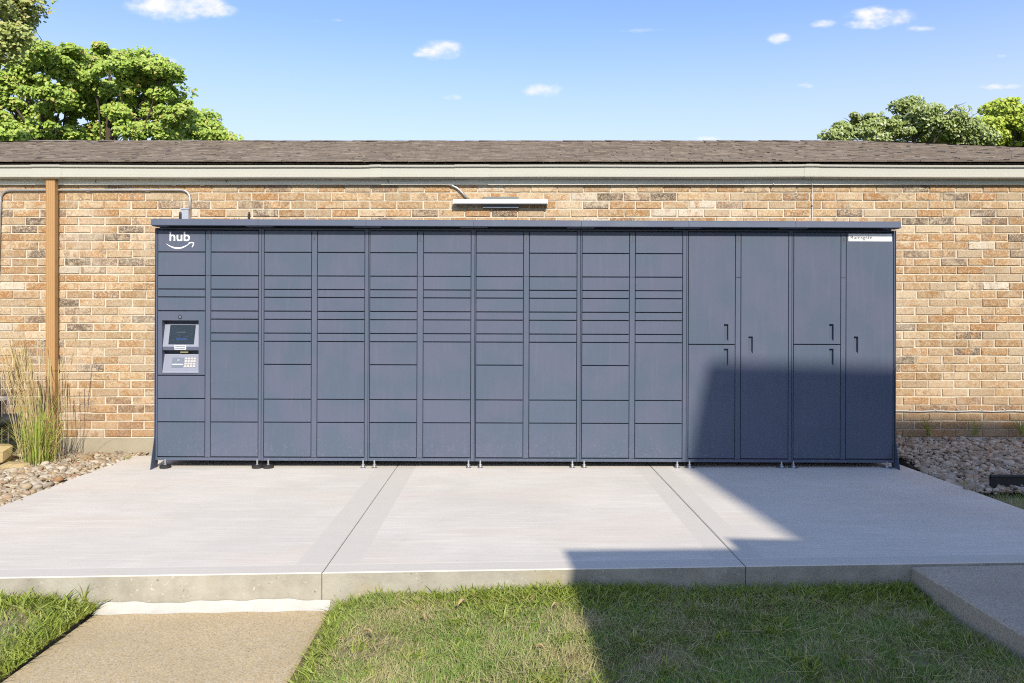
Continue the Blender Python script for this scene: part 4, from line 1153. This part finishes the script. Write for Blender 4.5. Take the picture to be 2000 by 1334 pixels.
# dry straws and dead leaves lying on the lawn
n = 1500; pts = lawn_pts(LAWN_C[0] + .1, LAWN_C[1] - .1, 2.6, lambda x: fy(x) - .12, n); pts[:, 2] += .035
a = RNG.uniform(0, 6.28, n); l = RNG.uniform(.04, .13, n)
o = blades('dry_straw', pts, RNG.uniform(.004, .02, n), RNG.uniform(.002, .0035, n), np.stack([np.cos(a), np.sin(a)], 1) * l[:, None], M['straw'], curl=0)
tag(o, 'dry straw lying on the lawn', 'straw', kind='stuff')
leafm = plain('dead_leaf', (.36, .25, .14), .8, 0, .3, 40)
for (px, py, sz, lab) in ((717, 1238, .026, 'dry tan leaf on the sunlit lawn near the footpath'), (902, 1180, .028, 'upright brown leaf stuck in the grass by the pad'), (1083, 1186, .02, 'small orange-brown leaf beside the shadow edge'),
                     (1056, 1268, .02, 'brown curled leaf in the middle of the sunlit lawn'), (827, 1207, .02, 'pale curled leaf on the thatch behind the dry leaf')):
    q = G(px, py, -.075); v = []; f = []; an = random.uniform(0, 6.28)
    for i in range(6):
        t = i / 5; w = math.sin(math.pi * (t * .9 + .05)) * sz * .35
        xx = (t - .5) * sz * 2; zz = .012 * math.sin(t * 4)
        for s_ in (-1, 0, 1): v.append((q.x + xx * math.cos(an) - s_ * w * math.sin(an), q.y + xx * math.sin(an) + s_ * w * math.cos(an), -.072 + zz + abs(s_) * .008))
    for i in range(5):
        for k in range(2): f.append((i * 3 + k, i * 3 + k + 1, i * 3 + k + 4, i * 3 + k + 3))
    m = MB(); m.add(v, f); tag(m.build('fallen_leaf', leafm), lab, 'leaf')

# tall feather reed grass by the downspout
def reed(cx, cy_, label, lean_x, seed, nb=230, nstalk=64, hmax=.80):
    root = tag(empty('ornamental_grass', (cx, cy_, -.03)), label, 'ornamental grass', 'tall reed grass clumps')
    n = nb; a = RNG.uniform(0, 6.28, n); r = np.abs(RNG.normal(0, .062, n)); base = np.stack([cx + np.cos(a) * r, cy_ + np.sin(a) * r * .8, np.full(n, -.03)], 1)
    h = RNG.uniform(.35, hmax, n); out = RNG.uniform(.03, .36, n) * (1 + (RNG.random(n) < .12) * 1.9); h = np.where(out > .25, h * .65, h)
    lean = np.stack([np.cos(a), np.sin(a) * .7], 1) * out[:, None]
    o = blades('foliage', base, h, RNG.uniform(.004, .009, n), lean, M['reed'], root, .9, (cx, cy_, -.03)); 
    m = MB(); m2 = MB()
    for i in range(nstalk):
        an = random.uniform(0, 6.28); rr = abs(random.gauss(0, .09)); b = Vector((cx + math.cos(an) * rr, cy_ + math.sin(an) * rr * .8, 0))
        ht = random.uniform(.82, 1.16); tip = Vector((cx + lean_x * ht * random.uniform(-.2, 2.0) + math.cos(an) * rr * 2.0, cy_ + math.sin(an) * rr * 1.3, ht))
        mid = b.lerp(tip, .55) + Vector((-(tip.x - b.x) * .14, 0, .02))
        m.tube([b, mid, b.lerp(tip, .8)], [.0018, .0015, .001], 4)
        p0 = b.lerp(tip, .74); d = tip - p0
        m2.tube([p0, p0 + d * .3, p0 + d * .7, tip], [.001, .0042, .0034, .0006], 5)
        for k in range(7):
            t = random.uniform(.1, .95); q = p0 + d * t; e = q + d.normalized() * .035 + Vector((random.uniform(-.012, .012), random.uniform(-.012, .012), 0))
            m2.tube([q, q.lerp(e, .6), e], [.0008, .0016, .0003], 3)
    m.build('stalks', M['straw'], root); m2.build('seed_heads', M['straw'], root)
q = G(74, 905); reed(q.x, q.y, 'tall feathery reed grass clump beside the tan downspout', -.16, 1)
q = G(-62, 905); reed(q.x, q.y, 'tall reed grass clump cut off by the left edge of the frame', .05, 2, 300, 45)

# weeds
def weed(px, py, Y, label, n=26, h=.12, group='small weeds'):
    b = P(px, py, Y); b.z = b.z if b.z < -.05 else max(b.z, -.03)
    a = RNG.uniform(0, 6.28, n); hh = RNG.uniform(.4, 1.0, n) * h; base = np.stack([b.x + RNG.normal(0, .008, n), b.y + RNG.normal(0, .006, n), np.full(n, b.z if b.z < -.05 else -.03 if b.z < .03 else b.z)], 1)
    hh = hh + (b.z if b.z < .03 and b.z > 0 else 0)
    o = blades('weed', base, hh, RNG.uniform(.003, .0065, n), np.stack([np.cos(a), np.sin(a) * .5], 1) * (hh * RNG.uniform(.25, 1.1, n))[:, None], M['crab'], None, .7, (b.x, b.y, -.03))
    tag(o, label, 'weed', group)
weed(1812, 850, 6.93, 'grassy weed against the wall nearest the locker end', 22, .26)
weed(1905, 850, 6.93, 'grassy weed against the wall, second from the locker end', 22, .26)
weed(1994, 850, 6.93, 'grassy weed against the wall at the right edge', 22, .26)
weed(250, 893, 6.62, 'tiny weed in gravel at the pad corner below the wall', 18, .07)
q = G(62, 968); weed(62, 968, q.y, 'tiny green weed in the left gravel near the pad edge', 24, .05)
q = G(1885, 945); weed(1887, 943, q.y, 'tiny weed between stones beside the right pad edge', 16, .07)
q = G(165, 1172, -.12); weed(165, 1172, q.y, 'long runner of crabgrass reaching over the footpath corner', 26, .12)

# ================================================================== TREES
def tree(name, label, Y, trunk_px, clumps, mat, leaf, n_leaf, dep, limb_r=.12, group=None, seed=1):
    rg = np.random.default_rng(seed); rr = random.Random(seed)
    base = P(trunk_px[0], 0, Y); base.z = -.2
    root = tag(empty(name, base), label, 'tree', group)
    cs_ = []
    for (px, py, rx, ry) in clumps:
        c = P(px, py, Y); c.y += rr.uniform(-dep, dep); c2 = P(px, py, c.y)
        cs_.append((c2, rx * 1.10 / F * c.y, ry * 1.10 / F * c.y))
    m = MB(); top = P(trunk_px[1], trunk_px[2], Y)
    trunk = [base, base.lerp(top, .4) + Vector((rr.uniform(-.1, .1), 0, 0)), base.lerp(top, .75), top]
    m.tube(trunk, [limb_r * 1.2, limb_r * .95, limb_r * .75, limb_r * .35], 9)
    for (c, rx, rz) in cs_:
        st = base.lerp(top, rr.uniform(.45, .9)); 
        if st.z > c.z: st = base.lerp(top, max(.2, min(.9, (c.z - 1.2 - base.z) / (top.z - base.z))))
        mid = st.lerp(c, .55) + Vector((0, 0, rr.uniform(-.1, .3)))
        m.tube([st, mid, c + Vector((0, 0, rz * .3))], [limb_r * .36, limb_r * .22, limb_r * .06], 6)
        for q in range(5):
            e = c + Vector((rr.uniform(-1, 1) * rx, rr.uniform(-1, 1) * rx, rr.uniform(-.6, .9) * rz)); m.tube([mid.lerp(c, rr.uniform(.3, 1)), e.lerp(c, .4) + Vector((0, 0, .05)), e], [limb_r * .13, limb_r * .08, limb_r * .03], 4)
    m.build('trunk', M['bark'], root)
    area = sum(rx * rz for _, rx, rz in cs_)
    P_, N_ = [], []
    for (c, rx, rz) in cs_:
        nl = int(1.3 * n_leaf * rx * rz / area)
        nsub = max(9, int(rx * rz * 19)); 
        d = rg.normal(0, 1, (nsub, 3)); d /= np.linalg.norm(d, axis=1)[:, None]
        rad = rg.uniform(.4, 1.12, nsub) ** .8; rad = np.where(rg.random(nsub) < .16, rg.uniform(1.12, 1.38, nsub), rad)
        sc = np.array(c)[None] + d * rad[:, None] * np.array([rx, min(rx, 1.6), rz])
        pw = np.where(rad > 1.1, .35, 1.0); idx = rg.choice(nsub, nl, p=pw / pw.sum())
        sr = rg.uniform(.14, .46, nsub) * np.where(rad > 1.1, .55, 1.0)
        off = rg.normal(0, 1, (nl, 3)); off /= np.linalg.norm(off, axis=1)[:, None]; off *= (rg.random(nl) ** .45)[:, None] * sr[idx][:, None] * np.array([1.2, 1.2, .7])
        P_.append(sc[idx] + off)
        nn_ = off / (np.linalg.norm(off, axis=1)[:, None] + 1e-6) * .5 + rg.normal(0, .42, (nl, 3)) + np.array([.2, -.95, .65])
        N_.append(nn_ / np.linalg.norm(nn_, axis=1)[:, None])
    Pn, Nn = np.concatenate(P_), np.concatenate(N_); n = len(Pn)
    r = rg.normal(0, 1, (n, 3)); t1 = np.cross(Nn, r); t1 /= np.linalg.norm(t1, axis=1)[:, None]; t2 = np.cross(Nn, t1)
    ln = leaf * .86 * rg.uniform(.55, 1.25, n); wd = ln * rg.uniform(.5, .8, n)
    V = np.zeros((n, 6, 3))
    dr = Nn * (ln * .18)[:, None]
    V[:, 0] = Pn - t1 * ln[:, None] * .5 - dr; V[:, 3] = Pn + t1 * ln[:, None] * .5 - dr
    V[:, 1] = Pn - t1 * ln[:, None] * .08 + t2 * wd[:, None] * .5; V[:, 2] = Pn + t1 * ln[:, None] * .25 + t2 * wd[:, None] * .36
    V[:, 4] = Pn + t1 * ln[:, None] * .25 - t2 * wd[:, None] * .36; V[:, 5] = Pn - t1 * ln[:, None] * .08 - t2 * wd[:, None] * .5
    f = np.array([0, 1, 2, 3, 0, 3, 4, 5])
    F_ = (f[None] + (np.arange(n) * 6)[:, None]).reshape(-1)
    mesh_np('crown', V.reshape(-1, 3), F_, np.full(2 * n, 4), mat, root, tuple(base))
    return root
tree('leafy_tree', 'tall bushy green tree behind the roof at far left', 21, (80, 84, 150),
     [(95, 108, 42, 34), (50, 150, 46, 34), (125, 150, 34, 40), (8, 175, 38, 30), (78, 190, 40, 30), (20, 218, 46, 26), (135, 200, 26, 34), (55, 250, 50, 22), (118, 258, 36, 18), (-40, 200, 50, 60), (10, 262, 44, 20), (-20, 140, 34, 26), (138, 118, 18, 20)],
     M['leaf_green'], .15, 21000, 1.0, .13, 'trees behind the building', 21)
tree('leafy_tree', 'broad round-topped green tree behind the roof, right of the far-left tree', 22, (200, 215, 150),
     [(215, 122, 40, 28), (188, 152, 32, 32), (252, 140, 36, 32), (222, 180, 44, 34), (285, 165, 36, 30), (318, 152, 24, 22), (175, 208, 28, 30), (262, 212, 42, 30), (318, 208, 36, 26), (345, 222, 32, 22), (232, 250, 40, 18), (290, 256, 40, 17), (180, 258, 26, 15), (355, 258, 32, 17), (330, 180, 22, 14), (283, 112, 15, 12)],
     M['leaf_green'], .15, 25000, 1.0, .13, 'trees behind the building', 22)
tree('leafy_tree', 'low green treetop just above the roof, right of the round-topped tree', 24, (392, 395, 262),
     [(383, 240, 22, 18), (398, 258, 22, 16), (428, 270, 20, 8), (372, 266, 20, 12), (452, 277, 12, 5)], M['leaf_green'], .15, 5200, .6, .08, 'trees behind the building', 23)
tree('leafy_tree', 'olive-leaved branch of a nearer tree in the top left corner', 15, (-120, -100, -60),
     [(12, 14, 30, 22), (42, 8, 26, 12), (14, 52, 27, 26), (36, 34, 14, 16), (0, 88, 20, 13), (62, 2, 10, 7), (-40, 30, 45, 60), (-90, -40, 60, 60), (-60, 90, 40, 30), (20, -40, 50, 30)],
     M['leaf_olive'], .105, 15000, .7, .12, 'trees behind the building', 24)
tree('leafy_tree', 'silvery green tree behind the right end of the roof', 26, (1780, 1785, 250),
     [(1636, 268, 24, 16), (1668, 246, 24, 22), (1690, 236, 22, 20), (1712, 262, 26, 18), (1752, 228, 32, 24), (1790, 240, 34, 26), (1842, 226, 30, 24), (1812, 264, 44, 22), (1880, 240, 30, 28), (1890, 272, 40, 22), (1745, 265, 36, 20), (1765, 212, 14, 10)],
     M['leaf_silver'], .145, 24000, 1.0, .13, 'trees behind the building', 25)
tree('leafy_tree', 'yellow-green tree at the right edge behind the silvery tree', 28, (1990, 1990, 240),
     [(1934, 222, 22, 22), (1928, 256, 26, 28), (1975, 218, 32, 24), (1970, 262, 36, 28), (2020, 230, 40, 34), (2040, 270, 50, 40), (1950, 290, 40, 16)],
     M['leaf_lime'], .16, 15000, 1.0, .13, 'trees behind the building', 26)

# ================================================================== BUILDINGS BEHIND THE CAMERA (they cast the shade)
def rear_building(name, label, outline, top, wall_top, mat_w, overhang=.25):
    """outline: eave polygon (x,y) at height top"""
    c = Vector((sum(p[0] for p in outline) / len(outline), sum(p[1] for p in outline) / len(outline), -.2))
    root = tag(empty(name, c), label, 'building')
    ins = []
    for (x, y) in outline:
        d = Vector((c.x - x, c.y - y)); ins.append((x + overhang * (1 if d.x > 0 else -1), y + overhang * (1 if d.y > 0 else -1)))
    m = MB(); m.prism(ins, 'z', -.21, wall_top); m.build('wall', mat_w, root)
    m = MB(); m.prism(outline, 'z', wall_top + .002, top); m.build('roof', M['roof_plain'], root)
    # a row of windows on the wall that faces the lockers
    ymax = max(p[1] for p in ins); xs_ = [p[0] for p in ins if abs(p[1] - ymax) < .6]
    xa, xb = min(xs_), max(xs_)
    k = 0; x = xa + 1.2
    while x + 1.2 < xb and k < 4:
        for zb in ([.9] if wall_top < 4 else [.9, 4.2]):
            w = MB(); w.box(x, x + 1.1, ymax + .004, ymax + .05, zb, zb + 1.3); wo_ = w.build('window', M['cream'], root)
            w = MB(); w.box(x + .06, x + 1.04, ymax + .051, ymax + .056, zb + .06, zb + 1.24); w.build('pane', M['screen'], wo_)
        x += 2.6; k += 1
d = SUN
s2 = P(1383, 706, LY); t = 14.0; c2 = s2 - d * t
rear_building('neighbouring_house', 'two-storey house opposite the lockers, seen only as shade on the tall doors', [(c2.x, c2.y), (c2.x + 13, c2.y - .50), (c2.x + 13.6, c2.y - 9), (c2.x + .63, c2.y - 9)], c2.z, c2.z - .25, M['mortar'])
hgt = 3.6; t = hgt / .667
s1 = G(1100, 1074); s1b = G(1437, 1071); s1c = G(1437, 1051); s1d = G(1600, 1058)
e = lambda s: (s.x - d.x * t, s.y - d.y * t)
a1, a2, a3, a4 = e(s1), e(s1b), e(s1c), e(s1d)
rear_building('neighbouring_house', 'single-storey building opposite the lockers, seen only as shade on the lawn', [a1, a2, (a2[0] + .001, a3[1]), (a1[0] + 8, a3[1] - .35), (a1[0] + 8.3, a1[1] - 6), (a1[0] + .40, a1[1] - 6)], hgt, hgt - .2, M['mortar'])
